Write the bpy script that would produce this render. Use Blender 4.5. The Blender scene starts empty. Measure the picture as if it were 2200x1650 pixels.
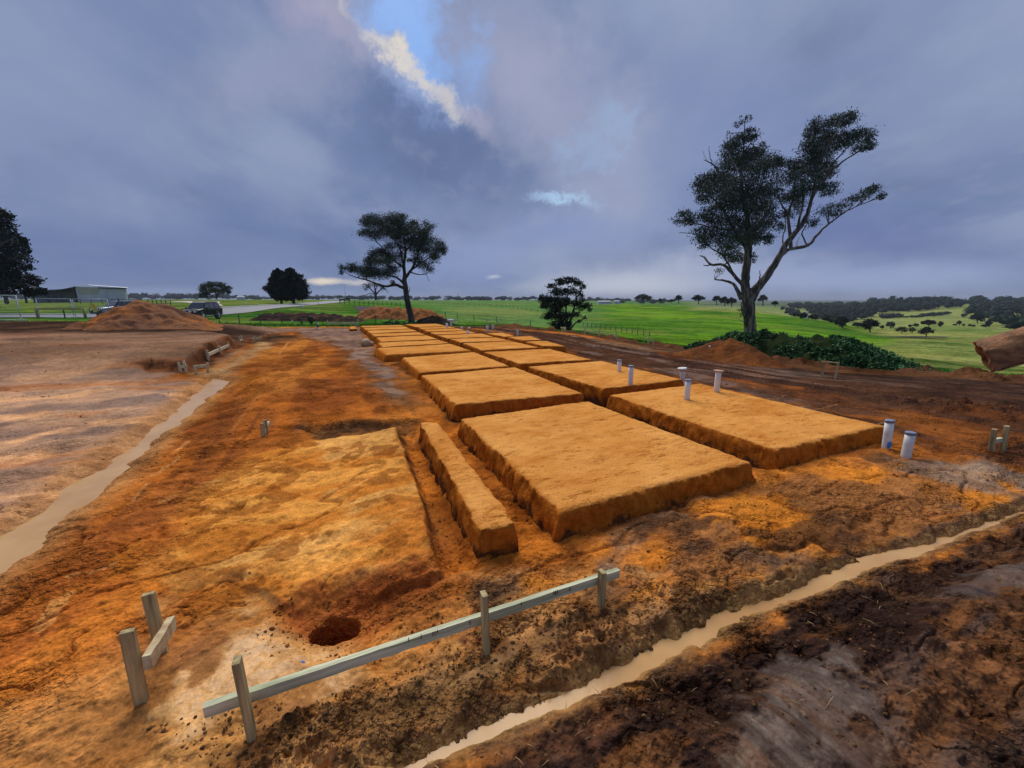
import bpy, bmesh, math, random
import numpy as np
from mathutils import Vector, Matrix
random.seed(7); rng = np.random.default_rng(7)
S = bpy.context.scene
COL = S.collection
# ------------------------------------------------------------------ camera model
F = 870.0; H = 1.9; VH = 644.0
P = math.atan((825 - VH) / F); SP, CP = math.sin(P), math.cos(P)
def ray(u, v):
    d = (825 - v) / F
    return ((u - 1100) / F, CP + d * SP, -SP + d * CP)
def zv(v, Y):
    r = ray(1100, v); return H + Y * r[2] / r[1]
def up(u, v, z):                       # pixel -> point on plane z
    r = ray(u, v); t = (z - H) / r[2]
    return Vector((r[0] * t, r[1] * t, z))
def atY(u, v, Y):
    r = ray(u, v); t = Y / r[1]
    return Vector((r[0] * t, Y, H + r[2] * t))
def pxm(Y): return Y / F * 1.0         # metres per photo pixel at depth Y (centre)
def lin(c):
    return tuple(((x / 255) / 12.92 if x / 255 <= .04045 else ((x / 255 + .055) / 1.055) ** 2.4) for x in c)
# ------------------------------------------------------------------ noise
_T = rng.random((256, 256)).astype(np.float32)
def vnoise(x, y):
    xi = np.floor(x); yi = np.floor(y); fx = x - xi; fy = y - yi
    xi = xi.astype(np.int64) & 255; yi = yi.astype(np.int64) & 255
    fx = fx * fx * fx * (fx * (fx * 6 - 15) + 10); fy = fy * fy * fy * (fy * (fy * 6 - 15) + 10)
    x1 = (xi + 1) & 255; y1 = (yi + 1) & 255
    a = _T[xi, yi]; b = _T[x1, yi]; c = _T[xi, y1]; d = _T[x1, y1]
    return (a + (b - a) * fx) * (1 - fy) + (c + (d - c) * fx) * fy
def fbm(x, y, scale, octv=4, seed=0, gain=.5):
    """about -1..1"""
    x = np.asarray(x, float) / scale + seed * 17.37; y = np.asarray(y, float) / scale + seed * 9.71
    s = 0; a = 1; tot = 0
    for i in range(octv):
        s = s + a * (vnoise(x, y) * 2 - 1); tot += a
        x, y = (x * .8 - y * .6) * 2.03 + 5.1, (x * .6 + y * .8) * 2.03 + 1.7; a *= gain
    return s / tot * 1.6
def sstep(a, b, x):
    t = np.clip((x - a) / (b - a), 0, 1); return t * t * (3 - 2 * t)
# ------------------------------------------------------------------ helpers
def tag(o, label=None, cat=None, group=None, kind=None):
    if label: o['label'] = label
    if cat: o['category'] = cat
    if group: o['group'] = group
    if kind: o['kind'] = kind
    return o
def empty(name, loc=(0, 0, 0), rz=0):
    o = bpy.data.objects.new(name, None); COL.objects.link(o); o.location = loc; o.rotation_euler.z = rz
    o.empty_display_size = .2
    return o
def mesh_np(name, verts, faces, mat, parent=None, smooth=False):
    """verts Nx3 array, faces Mx3 or Mx4 int array"""
    me = bpy.data.meshes.new(name)
    verts = np.asarray(verts, np.float32); faces = np.asarray(faces, np.int32)
    n, k = faces.shape
    me.vertices.add(len(verts)); me.vertices.foreach_set('co', verts.ravel())
    me.loops.add(n * k); me.loops.foreach_set('vertex_index', faces.ravel())
    me.polygons.add(n); me.polygons.foreach_set('loop_start', np.arange(0, n * k, k, dtype=np.int32))
    me.polygons.foreach_set('loop_total', np.full(n, k, np.int32))
    if smooth: me.polygons.foreach_set('use_smooth', np.ones(n, bool))
    me.update(calc_edges=True)
    o = bpy.data.objects.new(name, me); COL.objects.link(o)
    if mat: me.materials.append(mat)
    if parent: o.parent = parent
    return o
def colattr(o, name, rgba):
    a = o.data.attributes.new(name, 'FLOAT_COLOR', 'POINT'); a.data.foreach_set('color', np.asarray(rgba, np.float32).ravel())
class MB:
    """collects shapes into one bmesh"""
    def __init__(s): s.bm = bmesh.new()
    def box(s, c, size, rot=None, taper=1.0, jit=0):
        m = Matrix.Translation(c) @ (rot if rot is not None else Matrix.Identity(4))
        vs = []
        for z in (-.5, .5):
            k = taper if z > 0 else 1
            for x, y in ((-.5, -.5), (.5, -.5), (.5, .5), (-.5, .5)):
                p = Vector((x * size[0] * k, y * size[1] * k, z * size[2]))
                if jit: p += Vector((random.uniform(-jit, jit), random.uniform(-jit, jit), random.uniform(-jit, jit)))
                vs.append(s.bm.verts.new(m @ p))
        for f in ((3, 2, 1, 0), (4, 5, 6, 7), (0, 1, 5, 4), (1, 2, 6, 5), (2, 3, 7, 6), (3, 0, 4, 7)):
            s.bm.faces.new([vs[i] for i in f])
        return s
    def beam(s, a, b, w, h, upv=Vector((0, 0, 1)), ext=0, seg=1, jit=0):
        a = Vector(a); b = Vector(b); d = (b - a).normalized(); a = a - d * ext; b = b + d * ext
        x = d.cross(upv)
        if x.length < 1e-3: x = Vector((1, 0, 0))
        x.normalize(); z = x.cross(d)
        rings = []
        for i in range(seg + 1):
            p = a.lerp(b, i / seg)
            r = []
            for i2, j2 in ((-1, -1), (1, -1), (1, 1), (-1, 1)):
                q = p + x * (i2 * w / 2) + z * (j2 * h / 2)
                if jit: q += Vector([random.uniform(-jit, jit) for _ in range(3)])
                r.append(s.bm.verts.new(q))
            rings.append(r)
        for r0, r1 in zip(rings, rings[1:]):
            for k in range(4): s.bm.faces.new((r0[k], r0[(k + 1) % 4], r1[(k + 1) % 4], r1[k]))
        s.bm.faces.new(rings[0][::-1]); s.bm.faces.new(rings[-1]); return s
    def tube(s, pts, rad, n=10, caps=True):
        pts = [Vector(p) for p in pts]
        if not hasattr(rad, '__len__'): rad = [rad] * len(pts)
        rings = []; x = None
        for i, p in enumerate(pts):
            d = (pts[min(i + 1, len(pts) - 1)] - pts[max(i - 1, 0)]).normalized()
            if x is None:
                x = d.cross(Vector((0, 0, 1)))
                if x.length < 1e-3: x = Vector((1, 0, 0))
            x = (x - d * x.dot(d)).normalized(); y = d.cross(x)
            rings.append([s.bm.verts.new(p + (x * math.cos(t) + y * math.sin(t)) * rad[i]) for t in [2 * math.pi * k / n for k in range(n)]])
        for r0, r1 in zip(rings, rings[1:]):
            for k in range(n): s.bm.faces.new((r0[k], r0[(k + 1) % n], r1[(k + 1) % n], r1[k])).smooth = True
        if caps: s.bm.faces.new(rings[0][::-1]); s.bm.faces.new(rings[-1])
        return s
    def prism(s, prof, w0, w1=None, m=None):
        """prof: list of (x,z,halfwidth) closed outline, extruded in y"""
        m = m or Matrix.Identity(4)
        A = [s.bm.verts.new(m @ Vector((p[0], -p[2], p[1]))) for p in prof]
        B = [s.bm.verts.new(m @ Vector((p[0], p[2], p[1]))) for p in prof]
        n = len(prof)
        for i in range(n): s.bm.faces.new((A[i], A[(i + 1) % n], B[(i + 1) % n], B[i]))
        s.bm.faces.new(A[::-1]); s.bm.faces.new(B); return s
    def ico(s, c, r, sub=1, sc=(1, 1, 1), jit=.2):
        g = bmesh.ops.create_icosphere(s.bm, subdivisions=sub, radius=1)
        for v in g['verts']:
            k = 1 + random.uniform(-jit, jit)
            v.co = Vector((v.co.x * sc[0] * r * k, v.co.y * sc[1] * r * k, v.co.z * sc[2] * r * k)) + Vector(c)
        return s
    def build(s, name, mat, parent=None, smooth=False, bevel=0):
        bmesh.ops.recalc_face_normals(s.bm, faces=s.bm.faces)
        me = bpy.data.meshes.new(name); s.bm.to_mesh(me); s.bm.free()
        if smooth:
            for p in me.polygons: p.use_smooth = True
        me.materials.append(mat)
        o = bpy.data.objects.new(name, me); COL.objects.link(o)
        if parent: o.parent = parent
        if bevel:
            b = o.modifiers.new('bevel', 'BEVEL'); b.width = bevel; b.segments = 2; b.limit_method = 'ANGLE'
        return o
# ------------------------------------------------------------------ materials
def newmat(name):
    m = bpy.data.materials.new(name); m.use_nodes = True; nt = m.node_tree
    b = nt.nodes['Principled BSDF']; return m, nt, b
def N(nt, t, **kw):
    n = nt.nodes.new(t)
    for k, v in kw.items():
        if k in n.inputs: n.inputs[k].default_value = v
        else: setattr(n, k, v)
    return n
def noisecol(nt, vec, scale, c0, c1, lo=.35, hi=.65, detail=6, rough=.6):
    n = N(nt, 'ShaderNodeTexNoise'); n.inputs['Scale'].default_value = scale; n.inputs['Detail'].default_value = detail
    n.inputs['Roughness'].default_value = rough
    if vec: nt.links.new(vec, n.inputs['Vector'])
    r = N(nt, 'ShaderNodeValToRGB'); r.color_ramp.elements[0].position = lo; r.color_ramp.elements[1].position = hi
    r.color_ramp.elements[0].color = (*c0, 1); r.color_ramp.elements[1].color = (*c1, 1)
    nt.links.new(n.outputs['Fac'], r.inputs['Fac']); return n, r
def mix(nt, a, b, fac, blend='MIX'):
    m = N(nt, 'ShaderNodeMix'); m.data_type = 'RGBA'; m.blend_type = blend
    for s, x in ((m.inputs[6], a), (m.inputs[7], b), (m.inputs[0], fac)):
        if hasattr(x, 'is_output') or hasattr(x, 'links'): nt.links.new(x, s)
        elif isinstance(x, (int, float)): s.default_value = x if s.type == 'VALUE' else (x, x, x, 1)
        else: s.default_value = (*x, 1)
    return m.outputs[2]
def simple(name, c0, c1=None, scale=6, rough=.7, bump=0, bscale=None, metallic=0, spec=.5, coord='Object', stretch=None):
    m, nt, b = newmat(name)
    tc = N(nt, 'ShaderNodeTexCoord'); vec = tc.outputs[coord]
    if stretch:
        mp = N(nt, 'ShaderNodeMapping'); mp.vector_type = 'TEXTURE'; mp.inputs['Scale'].default_value = tuple(1 / x for x in stretch[:3])
        if len(stretch) > 3: mp.inputs['Rotation'].default_value = (0, 0, math.radians(stretch[3]))
        nt.links.new(vec, mp.inputs['Vector']); vec = mp.outputs[0]
    n, r = noisecol(nt, vec, scale, c0, c1 or c0)
    nt.links.new(r.outputs[0], b.inputs['Base Color']); b.inputs['Roughness'].default_value = rough
    b.inputs['Metallic'].default_value = metallic; b.inputs['Specular IOR Level'].default_value = spec
    if bump:
        n2 = N(nt, 'ShaderNodeTexNoise'); n2.inputs['Scale'].default_value = bscale or scale * 3; n2.inputs['Detail'].default_value = 6
        nt.links.new(vec, n2.inputs['Vector'])
        bp = N(nt, 'ShaderNodeBump'); bp.inputs['Strength'].default_value = 1; bp.inputs['Distance'].default_value = bump
        nt.links.new(n2.outputs['Fac'], bp.inputs['Height']); nt.links.new(bp.outputs[0], b.inputs['Normal'])
    return m
M = {}
M['stake'] = simple('stake_timber', lin((112, 98, 62)), lin((192, 172, 122)), 26, .8, .003, 70, stretch=(1, 1, .07))
M['stake_pale'] = simple('pale_stake_timber', lin((165, 155, 118)), lin((205, 195, 160)), 9, .8, .002, 60, stretch=(1, 1, .15))
M['rail'] = simple('weathered_rail', lin((138, 146, 112)), lin((222, 220, 188)), 22, .75, .003, 60, spec=.2, stretch=(.06, 1, 1, 25))
M['pvc'] = simple('white_pvc', lin((205, 206, 202)), lin((228, 228, 222)), 5, .35)
M['cap'] = simple('grey_pvc_cap', lin((95, 105, 125)), lin((130, 140, 160)), 30, .4)
M['capbrown'] = simple('muddy_disc', lin((150, 110, 80)), lin((190, 150, 120)), 20, .7)
M['bluepaint'] = simple('blue_marking_paint', lin((20, 110, 190)), lin((60, 140, 200)), 30, .6)
M['ink'] = simple('black_marker', (.01, .01, .012), (.02, .02, .02), 10, .6)
M['steel'] = simple('galvanised_steel', lin((165, 172, 180)), lin((200, 205, 210)), 20, .4, metallic=.5)
M['blackpost'] = simple('black_steel_post', (.03, .045, .036), (.05, .07, .055), 10, .6)
M['wire'] = simple('fence_wire', (.12, .13, .13), (.2, .2, .2), 10, .5)
M['fencepost'] = simple('grey_fence_post', lin((70, 80, 62)), lin((110, 115, 95)), 4, .9)
M['kerb'] = simple('concrete_kerb', lin((185, 182, 170)), lin((215, 212, 200)), .6, .9)
M['asphalt'] = simple('asphalt', lin((84, 88, 98)), lin((112, 116, 124)), .5, .7, .01, 30, coord='Generated')
M['gravel'] = simple('driveway_gravel', lin((170, 160, 145)), lin((200, 190, 175)), .5, .9)
M['blackpaint'] = simple('black_car_paint', (.006, .006, .008), (.01, .01, .014), 3, .35, spec=.2)
M['silverpaint'] = simple('silver_car_paint', lin((130, 135, 142)), lin((160, 165, 172)), 3, .25, metallic=.6)
M['glass'] = simple('car_glass', (.015, .02, .028), (.03, .04, .05), 3, .05, spec=1)
M['tyre'] = simple('tyre_rubber', (.012, .012, .012), (.02, .02, .02), 10, .8)
M['rim'] = simple('alloy_rim', lin((170, 172, 178)), lin((205, 205, 210)), 10, .3, metallic=.7)
M['lamp'] = simple('lamp_lens', lin((190, 200, 210)), lin((225, 230, 235)), 10, .1)
M['redlamp'] = simple('tail_lens', lin((120, 15, 12)), lin((150, 20, 15)), 10, .2)
M['shedwall'] = simple('shed_sheet_pale', lin((188, 192, 196)), lin((212, 214, 218)), .5, .7, stretch=(1, 1, .3))
M['shedyellow'] = simple('shed_sheet_yellowed', lin((180, 178, 156)), lin((196, 194, 172)), .5, .7)
M['sheddark'] = simple('shed_dark_steel', lin((36, 40, 52)), lin((52, 56, 68)), .5, .7)
M['shedroof'] = simple('shed_roof_sheet', lin((170, 178, 190)), lin((195, 200, 210)), .5, .5)
M['shedback'] = simple('shed_inner_sheet', lin((110, 116, 130)), lin((138, 144, 156)), .4, .8)
M['yellow'] = simple('yellow_sign_board', lin((212, 188, 70)), lin((228, 205, 95)), 3, .6)
M['orangeprint'] = simple('orange_sign_print', lin((190, 120, 40)), lin((150, 90, 40)), 3, .6)
M['white'] = simple('white_painted_post', lin((205, 210, 215)), lin((230, 232, 235)), 6, .6)
M['blackplastic'] = simple('black_plastic', (.008, .008, .01), (.015, .015, .018), 6, .5)
M['farwall'] = simple('far_house_wall', lin((165, 170, 178)), lin((190, 195, 200)), .3, .8)
M['claylump'] = simple('tan_clay', lin((150, 122, 85)), lin((190, 160, 118)), 3, .8, .02, 9)
M['mudsteel'] = None
def leafmat(name, c0, c1, c2):
    m, nt, b = newmat(name)
    g = N(nt, 'ShaderNodeNewGeometry'); r = N(nt, 'ShaderNodeValToRGB')
    e = r.color_ramp.elements; e[0].color = (*c0, 1); e[1].color = (*c2, 1); x = e.new(.6); x.color = (*c1, 1)
    nt.links.new(g.outputs['Random Per Island'], r.inputs['Fac'])
    tc = N(nt, 'ShaderNodeTexCoord'); n, rr = noisecol(nt, tc.outputs['Object'], .35, (.55, .55, .6), (1.25, 1.25, 1.1), .35, .65, 3)
    nt.links.new(mix(nt, r.outputs[0], rr.outputs[0], 1.0, 'MULTIPLY'), b.inputs['Base Color'])
    b.inputs['Roughness'].default_value = .6; b.inputs['Specular IOR Level'].default_value = .12
    return m
M['gumleaf'] = leafmat('gum_leaf', (.022, .036, .030), (.042, .064, .048), (.075, .105, .074))
M['darkleaf'] = leafmat('dark_leaf', (.006, .013, .01), (.012, .022, .015), (.022, .038, .022))
M['pineleaf'] = leafmat('cypress_needles', (.004, .012, .01), (.007, .02, .014), (.012, .032, .02))
M['bushleaf'] = leafmat('bush_leaf', (.03, .055, .03), (.05, .085, .042), (.08, .12, .06))
M['farleaf'] = leafmat('far_leaf', (.012, .022, .022), (.02, .034, .03), (.035, .05, .038))
M['brownleaf'] = leafmat('bare_twig_leaf', (.035, .032, .03), (.06, .052, .045), (.08, .07, .06))
M['weedleaf'] = leafmat('weed_leaf', (.016, .045, .016), (.034, .10, .034), (.085, .19, .085))
def barkmat(name, c0, c1, c2):
    m, nt, b = newmat(name)
    tc = N(nt, 'ShaderNodeTexCoord'); mp = N(nt, 'ShaderNodeMapping'); mp.inputs['Scale'].default_value = (1, 1, .22)
    nt.links.new(tc.outputs['Object'], mp.inputs['Vector'])
    n, r = noisecol(nt, mp.outputs[0], 3.2, c0, c2, .38, .62, 5)
    x = r.color_ramp.elements.new(.5); x.color = (*c1, 1)
    nt.links.new(r.outputs[0], b.inputs['Base Color']); b.inputs['Roughness'].default_value = .85
    bp = N(nt, 'ShaderNodeBump'); bp.inputs['Distance'].default_value = .05; nt.links.new(n.outputs['Fac'], bp.inputs['Height'])
    nt.links.new(bp.outputs[0], b.inputs['Normal']); return m
M['gumbark'] = barkmat('gum_bark', (.022, .016, .016), (.06, .042, .038), (.2, .16, .145))
M['darkbark'] = barkmat('dark_bark', (.018, .015, .015), (.035, .029, .027), (.08, .068, .062))
# ------------------------------------------------------------------ terrain table
cols = {
 -500: [(1, .05), (14, .1), (22, .15), (30, 'v692'), (40, 'v687'), (50, 'v681'), (60, 'v673'), (80, 'v663'), (110, 'v654'), (150, 'v649'), (400, 'v645.5'), (1500, 'v643'), (9500, 'v644.3')],
 0: [(1, .05), (14, .1), (22, .15), (30, 'v692'), (40, 'v686'), (50, 'v680'), (60, 'v672'), (80, 'v662'), (110, 'v654'), (150, 'v649'), (400, 'v645.5'), (1500, 'v643'), (9500, 'v644.3')],
 300: [(1, 0), (14, .05), (22, .15), (30, 'v694'), (40, 'v688'), (50, 'v682'), (60, 'v672'), (80, 'v660'), (110, 'v650'), (150, 'v646.5'), (400, 'v645'), (1500, 'v643'), (9500, 'v644.3')],
 540: [(1, 0), (22, 0), (29, -.02), (36, 'v695'), (44, 'v688'), (52, 'v680'), (60, 'v671'), (75, 'v657'), (110, 'v648'), (200, 'v645'), (1500, 'v643.5'), (9500, 'v644.3')],
 740: [(1, 0), (22, 0), (29, -.03), (36, 'v697'), (45, 'v688'), (55, 'v679'), (75, 'v668'), (110, 'v655'), (160, 'v647'), (300, 'v644.8'), (1500, 'v643.7'), (9500, 'v644.3')],
 900: [(1, 0), (22, 0), (30, -.05), (37, 'v697'), (48, 'v687'), (60, 'v679'), (90, 'v668'), (150, 'v657'), (300, 'v649'), (700, 'v645.5'), (9500, 'v644.3')],
 1100: [(1, 0), (22, 0), (31, -.12), (45, 'v699'), (70, 'v688'), (100, 'v676'), (160, 'v660'), (300, 'v649.5'), (700, 'v645.7'), (9500, 'v644.4')],
 1215: [(1, 0), (16, 0), (24, -.12), (33, 'v711.5'), (55, 'v711'), (80, 'v695'), (110, 'v680'), (160, 'v665'), (300, 'v650'), (700, 'v646'), (9500, 'v644.5')],
 1300: [(1, 0), (14, 0), (25, 'v722.5'), (45, 'v719'), (65, 'v706'), (100, 'v687'), (150, 'v668'), (230, 'v651'), (300, -8), (1000, 'v648'), (9500, 'v644.5')],
 1400: [(1, 0), (12, 0), (21, 'v738'), (40, 'v733'), (60, 'v718'), (100, 'v692'), (150, 'v670'), (230, 'v651.5'), (300, -9), (1000, 'v649'), (9500, 'v644.5')],
 1500: [(1, 0), (10, 0), (18, 'v750'), (35, 'v745'), (60, 'v722'), (100, 'v690'), (150, 'v667'), (200, 'v653'), (300, -13), (1000, 'v651'), (3000, 'v646.2'), (9500, 'v644.7')],
 1650: [(1, 0), (9, 0), (15.5, 'v768'), (30, 'v760'), (55, 'v735'), (100, 'v698'), (140, 'v674'), (165, 'v661'), (260, -17), (600, 'v658'), (1500, 'v650'), (4000, 'v646'), (9500, 'v644.8')],
 1750: [(1, 0), (9, 0), (14, 'v784'), (30, 'v767'), (60, 'v735'), (100, 'v704'), (135, 'v680'), (230, -21), (400, 'v684'), (700, 'v662'), (1500, 'v651'), (4000, 'v646'), (9500, 'v644.8')],
 1850: [(1, 0), (9, 0), (13.5, 'v794'), (30, 'v776'), (60, 'v745'), (100, 'v721'), (130, 'v701'), (220, -18), (350, 'v692'), (600, 'v658'), (1500, 'v650'), (4000, 'v646'), (9500, 'v644.8')],
 2000: [(1, 0), (8, 0), (12.6, 'v793'), (30, 'v786'), (60, 'v748'), (90, 'v723'), (130, 'v712'), (200, 'v700'), (350, 'v685'), (450, 'v666'), (600, 'v651.5'), (1500, 'v648'), (4000, 'v646'), (9500, 'v644.8')],
 2200: [(1, 0), (7.5, 0), (10.8, 'v808'), (14, -.9), (30, 'v805'), (60, 'v762'), (90, 'v735'), (130, 'v718'), (200, 'v703'), (350, 'v684'), (450, 'v664'), (600, 'v650'), (1500, 'v649'), (4000, 'v646'), (9500, 'v644.8')],
 2700: [(1, 0), (6, 0), (9, 'v830'), (14, -1.1), (30, 'v815'), (60, 'v762'), (90, 'v735'), (130, 'v718'), (200, 'v703'), (350, 'v684'), (450, 'v664'), (600, 'v650'), (1500, 'v649'), (4000, 'v646'), (9500, 'v644.8')],
}
LY0, LY1, NLY, NU = math.log(1), math.log(9500), 700, 300
lyg = np.linspace(LY0, LY1, NLY); ug = np.linspace(-500, 2700, NU)
us = sorted(cols); tab = []
for u in us:
    ys = [math.log(p[0]) for p in cols[u]]
    zs = [p[1] if not isinstance(p[1], str) else zv(float(p[1][1:]), p[0]) for p in cols[u]]
    # interpolate slope angle for far distances: z linear in Y between knots
    Yk = np.exp(ys); tab.append(np.interp(np.exp(lyg), Yk, zs))
tab = np.array(tab)
TB = np.array([np.interp(ug, us, tab[:, j]) for j in range(NLY)])     # NLY x NU
def gsm(A, s, ax):
    k = np.exp(-.5 * (np.arange(-3 * s, 3 * s + 1) / s) ** 2); k /= k.sum()
    pad = [(0, 0), (0, 0)]; pad[ax] = (3 * s, 3 * s)
    return np.apply_along_axis(lambda r: np.convolve(r, k, 'valid'), ax, np.pad(A, pad, mode='edge'))
ANG = (TB - H) / np.exp(lyg)[:, None]; ANG = gsm(gsm(ANG, 4, 0), 4, 1); TB = H + ANG * np.exp(lyg)[:, None]
def uof(X, Y): return 1100 + F * 1.018 * X / np.maximum(Y, 3.0)
def base_z(X, Y):
    X = np.asarray(X, float); Y = np.asarray(Y, float)
    i = np.clip((np.log(np.maximum(Y, 1.0)) - LY0) / (LY1 - LY0) * (NLY - 1), 0, NLY - 1.001)
    j = np.clip((uof(X, Y) + 500) / 3200 * (NU - 1), 0, NU - 1.001)
    a = i.astype(int); b = j.astype(int); fa = i - a; fb = j - b
    z = (TB[a, b] * (1 - fa) + TB[a + 1, b] * fa) * (1 - fb) + (TB[a, b + 1] * (1 - fa) + TB[a + 1, b + 1] * fa) * fb
    return np.where(Y < 6, z * sstep(3, 6, Y), z)
EU = [-500, 0, 200, 440, 640, 760, 860, 1000, 1100, 1215, 1300, 1400, 1500, 1650, 1750, 1850, 2000, 2200, 2700]
EY = [27, 27, 27, 29, 30.5, 30, 31, 31.5, 32, 33, 26, 21.5, 18.5, 16.2, 14.6, 13.9, 12.9, 11, 9]
def edgeY(X, Y): return np.interp(uof(X, Y), EU, EY)
# signed distance to polygon / distance to polyline (world metres); positive inside
def seg_d(px, py, a, b):
    vx, vy = b[0] - a[0], b[1] - a[1]; L = vx * vx + vy * vy + 1e-12
    t = np.clip(((px - a[0]) * vx + (py - a[1]) * vy) / L, 0, 1)
    return np.hypot(px - a[0] - t * vx, py - a[1] - t * vy)
def sdpoly(poly, px, py, m=1.0):
    """signed distance (inside +); beyond margin m returns -m"""
    P_ = np.array([(p[0], p[1]) for p in poly]); out = np.full(np.shape(px), -m, float)
    lo = P_.min(0) - m; hi = P_.max(0) + m
    idx = (px > lo[0]) & (px < hi[0]) & (py > lo[1]) & (py < hi[1])
    x = px[idx]; y = py[idx]
    if x.size == 0: return out
    d = np.full(x.shape, 1e9); ins = np.zeros(x.shape, bool)
    for k in range(len(P_)):
        a = P_[k]; b = P_[(k + 1) % len(P_)]
        d = np.minimum(d, seg_d(x, y, a, b))
        c = (a[1] > y) != (b[1] > y)
        with np.errstate(divide='ignore', invalid='ignore'):
            xi = (b[0] - a[0]) * (y - a[1]) / (b[1] - a[1] + 1e-15) + a[0]
        ins ^= c & (x < xi)
    out[idx] = np.maximum(np.where(ins, d, -d), -m); return out
def dline(line, px, py, m=2.0):
    P_ = np.array([(p[0], p[1]) for p in line]); out = np.full(np.shape(px), m, float)
    lo = P_.min(0) - m; hi = P_.max(0) + m
    idx = (px > lo[0]) & (px < hi[0]) & (py > lo[1]) & (py < hi[1])
    x = px[idx]; y = py[idx]; d = np.full(x.shape, 1e9)
    for a, b in zip(P_, P_[1:]): d = np.minimum(d, seg_d(x, y, a, b))
    out[idx] = np.minimum(d, m); return out
def W(pts, z=0.0): return [up(u, v, z) for u, v in pts]
ZW = -.07
chanL = W([(-250, 1290), (0, 1150), (60, 1122), (140, 1062), (220, 1003), (300, 950), (352, 905), (398, 868), (432, 838), (462, 814), (492, 819), (468, 840), (440, 858), (412, 888), (352, 930), (300, 985), (230, 1045), (122, 1125), (0, 1225), (-250, 1430)], ZW)
chanR = W([(790, 1665), (960, 1590), (1100, 1528), (1240, 1468), (1330, 1420), (1425, 1370), (1520, 1318), (1600, 1290), (1690, 1262), (1745, 1238), (1840, 1205), (1960, 1172), (2060, 1140), (2200, 1092), (2500, 1000), (2500, 1045), (2200, 1110), (2080, 1155), (1975, 1196), (1880, 1226), (1790, 1270), (1720, 1296), (1640, 1324), (1560, 1362), (1480, 1402), (1400, 1448), (1300, 1494), (1200, 1538), (1080, 1590), (960, 1640), (900, 1680)], ZW)
bank = W([(322, 795), (350, 797), (376, 797), (406, 800), (450, 777), (491, 752), (517, 741), (545, 728), (600, 716)], 0)
bank = [(p[0], p[1]) for p in bank]
terr = [(-60, 2), (bank[0][0] * .5, 4), (bank[0][0] * .62, 6.5)] + bank + [(bank[-1][0], 28), (-60, 34)]
areaA = W([(470, 1000), (560, 960), (700, 935), (852, 921), (872, 970), (905, 1060), (950, 1212), (800, 1246), (700, 1262), (600, 1252), (480, 1200), (400, 1100)], .1)
trA = W([(640, 925), (760, 912), (905, 903), (896, 925), (862, 928), (760, 940), (700, 946)], 0)
trF = W([(640, 1300), (700, 1265), (800, 1250), (948, 1216), (965, 1232), (880, 1268), (800, 1296), (780, 1330), (720, 1352), (655, 1345)], 0)
hole = up(722, 1322, -.0)
sideTr = W([(862, 925), (893, 930), (935, 1010), (1010, 1190), (1025, 1215), (955, 1222), (950, 1205), (905, 1060)], 0)
tr_long = W([(866, 697), (905, 712), (945, 729), (1012, 753), (1115, 787), (1285, 848), (1450, 910), (1610, 974)], .1)
tr_c1 = W([(1000, 882), (1275, 851), (1490, 822)], .1); tr_c2 = W([(915, 802), (1110, 786), (1282, 773)], .1)
gu = Vector((.905, .426)); gv = Vector((-.402, .916))     # building grid directions
def G(X, Y):
    """terrain shape without fine roughness"""
    X = np.asarray(X, float); Y = np.asarray(Y, float)
    z = base_z(X, Y)
    sd = sdpoly(terr, X, Y, 4.0) + .12 * fbm(X, Y, .6, 3, 3)
    z = z + .45 * sstep(-.02, .22 + 3.5 * sstep(16.5, 21, Y), sd) * sstep(9, 13.5, Y) * sstep(30, 24, Y)
    # terrace near end: gentle swell
    dL0 = sdpoly(chanL, X, Y, 1.5)
    z = z + .14 * sstep(-1.0, -3.2, X) * sstep(3.5, 8, Y) * sstep(14, 9, Y) * sstep(-.5, -2.0, sd) * sstep(-.1, -.9, dL0)
    sA = sdpoly(areaA, X, Y, 1.5) + .03 * fbm(X, Y, .25, 3, 4)
    xl = sstep(-1.6, -.5, X + .42 * (Y - 2.6))
    z = z + .10 * sstep(-.03, .03, sA) * xl
    sT = sdpoly(trA, X, Y, 1.0) + .04 * fbm(X, Y, .2, 3, 5); z = z - .10 * sstep(-.06, .08, sT)
    sT = sdpoly(trF, X, Y, 1.0) + .03 * fbm(X, Y, .2, 3, 6); z = z - .07 * sstep(-.12, .08, sT)
    r = np.hypot((X - hole.x) * .9, (Y - hole.y) * 1.2) + .03 * fbm(X, Y, .15, 3, 8); z = z - .5 * sstep(.15, .10, r) - .08 * sstep(.5, .12, r)
    sT = sdpoly(sideTr, X, Y, 1.0); z = z - .09 * sstep(-.05, .06, sT)
    tl = np.minimum(np.minimum(dline(tr_long, X, Y, 1.0), dline(tr_c1, X, Y, 1.0)), dline(tr_c2, X, Y, 1.0)) + .03 * fbm(X, Y, .3, 3, 14)
    z = z - .13 * sstep(.34, .16, tl)
    # drains
    dL = sdpoly(chanL, X, Y, 1.5) + .045 * fbm(X, Y, .3, 3, 9); kL = sstep(-.22, .16, dL); z = z * (1 - kL) - .13 * kL
    dR = sdpoly(chanR, X, Y, 1.5) + .014 * fbm(X, Y, .12, 3, 10)
    kR = sstep(-.06, .10, dR); z = z * (1 - kR) - .13 * kR
    # lower right spoil shoulder beyond the drain
    side = (Y - (1.45 + (X + .3) * .47))     # below the drain line (towards camera/right)
    z = z + .13 * sstep(-.15, -.75, side) * sstep(.35, 1.2, X) * sstep(0.2, .5, -dR)
    z = z + .05 * sstep(-.05, .3, side) * sstep(.3, 1.5, X) * sstep(.12, .35, -dR) * sstep(8, 5, Y)
    return z
_YS = np.geomspace(1.0, 9000, 5000)
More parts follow.
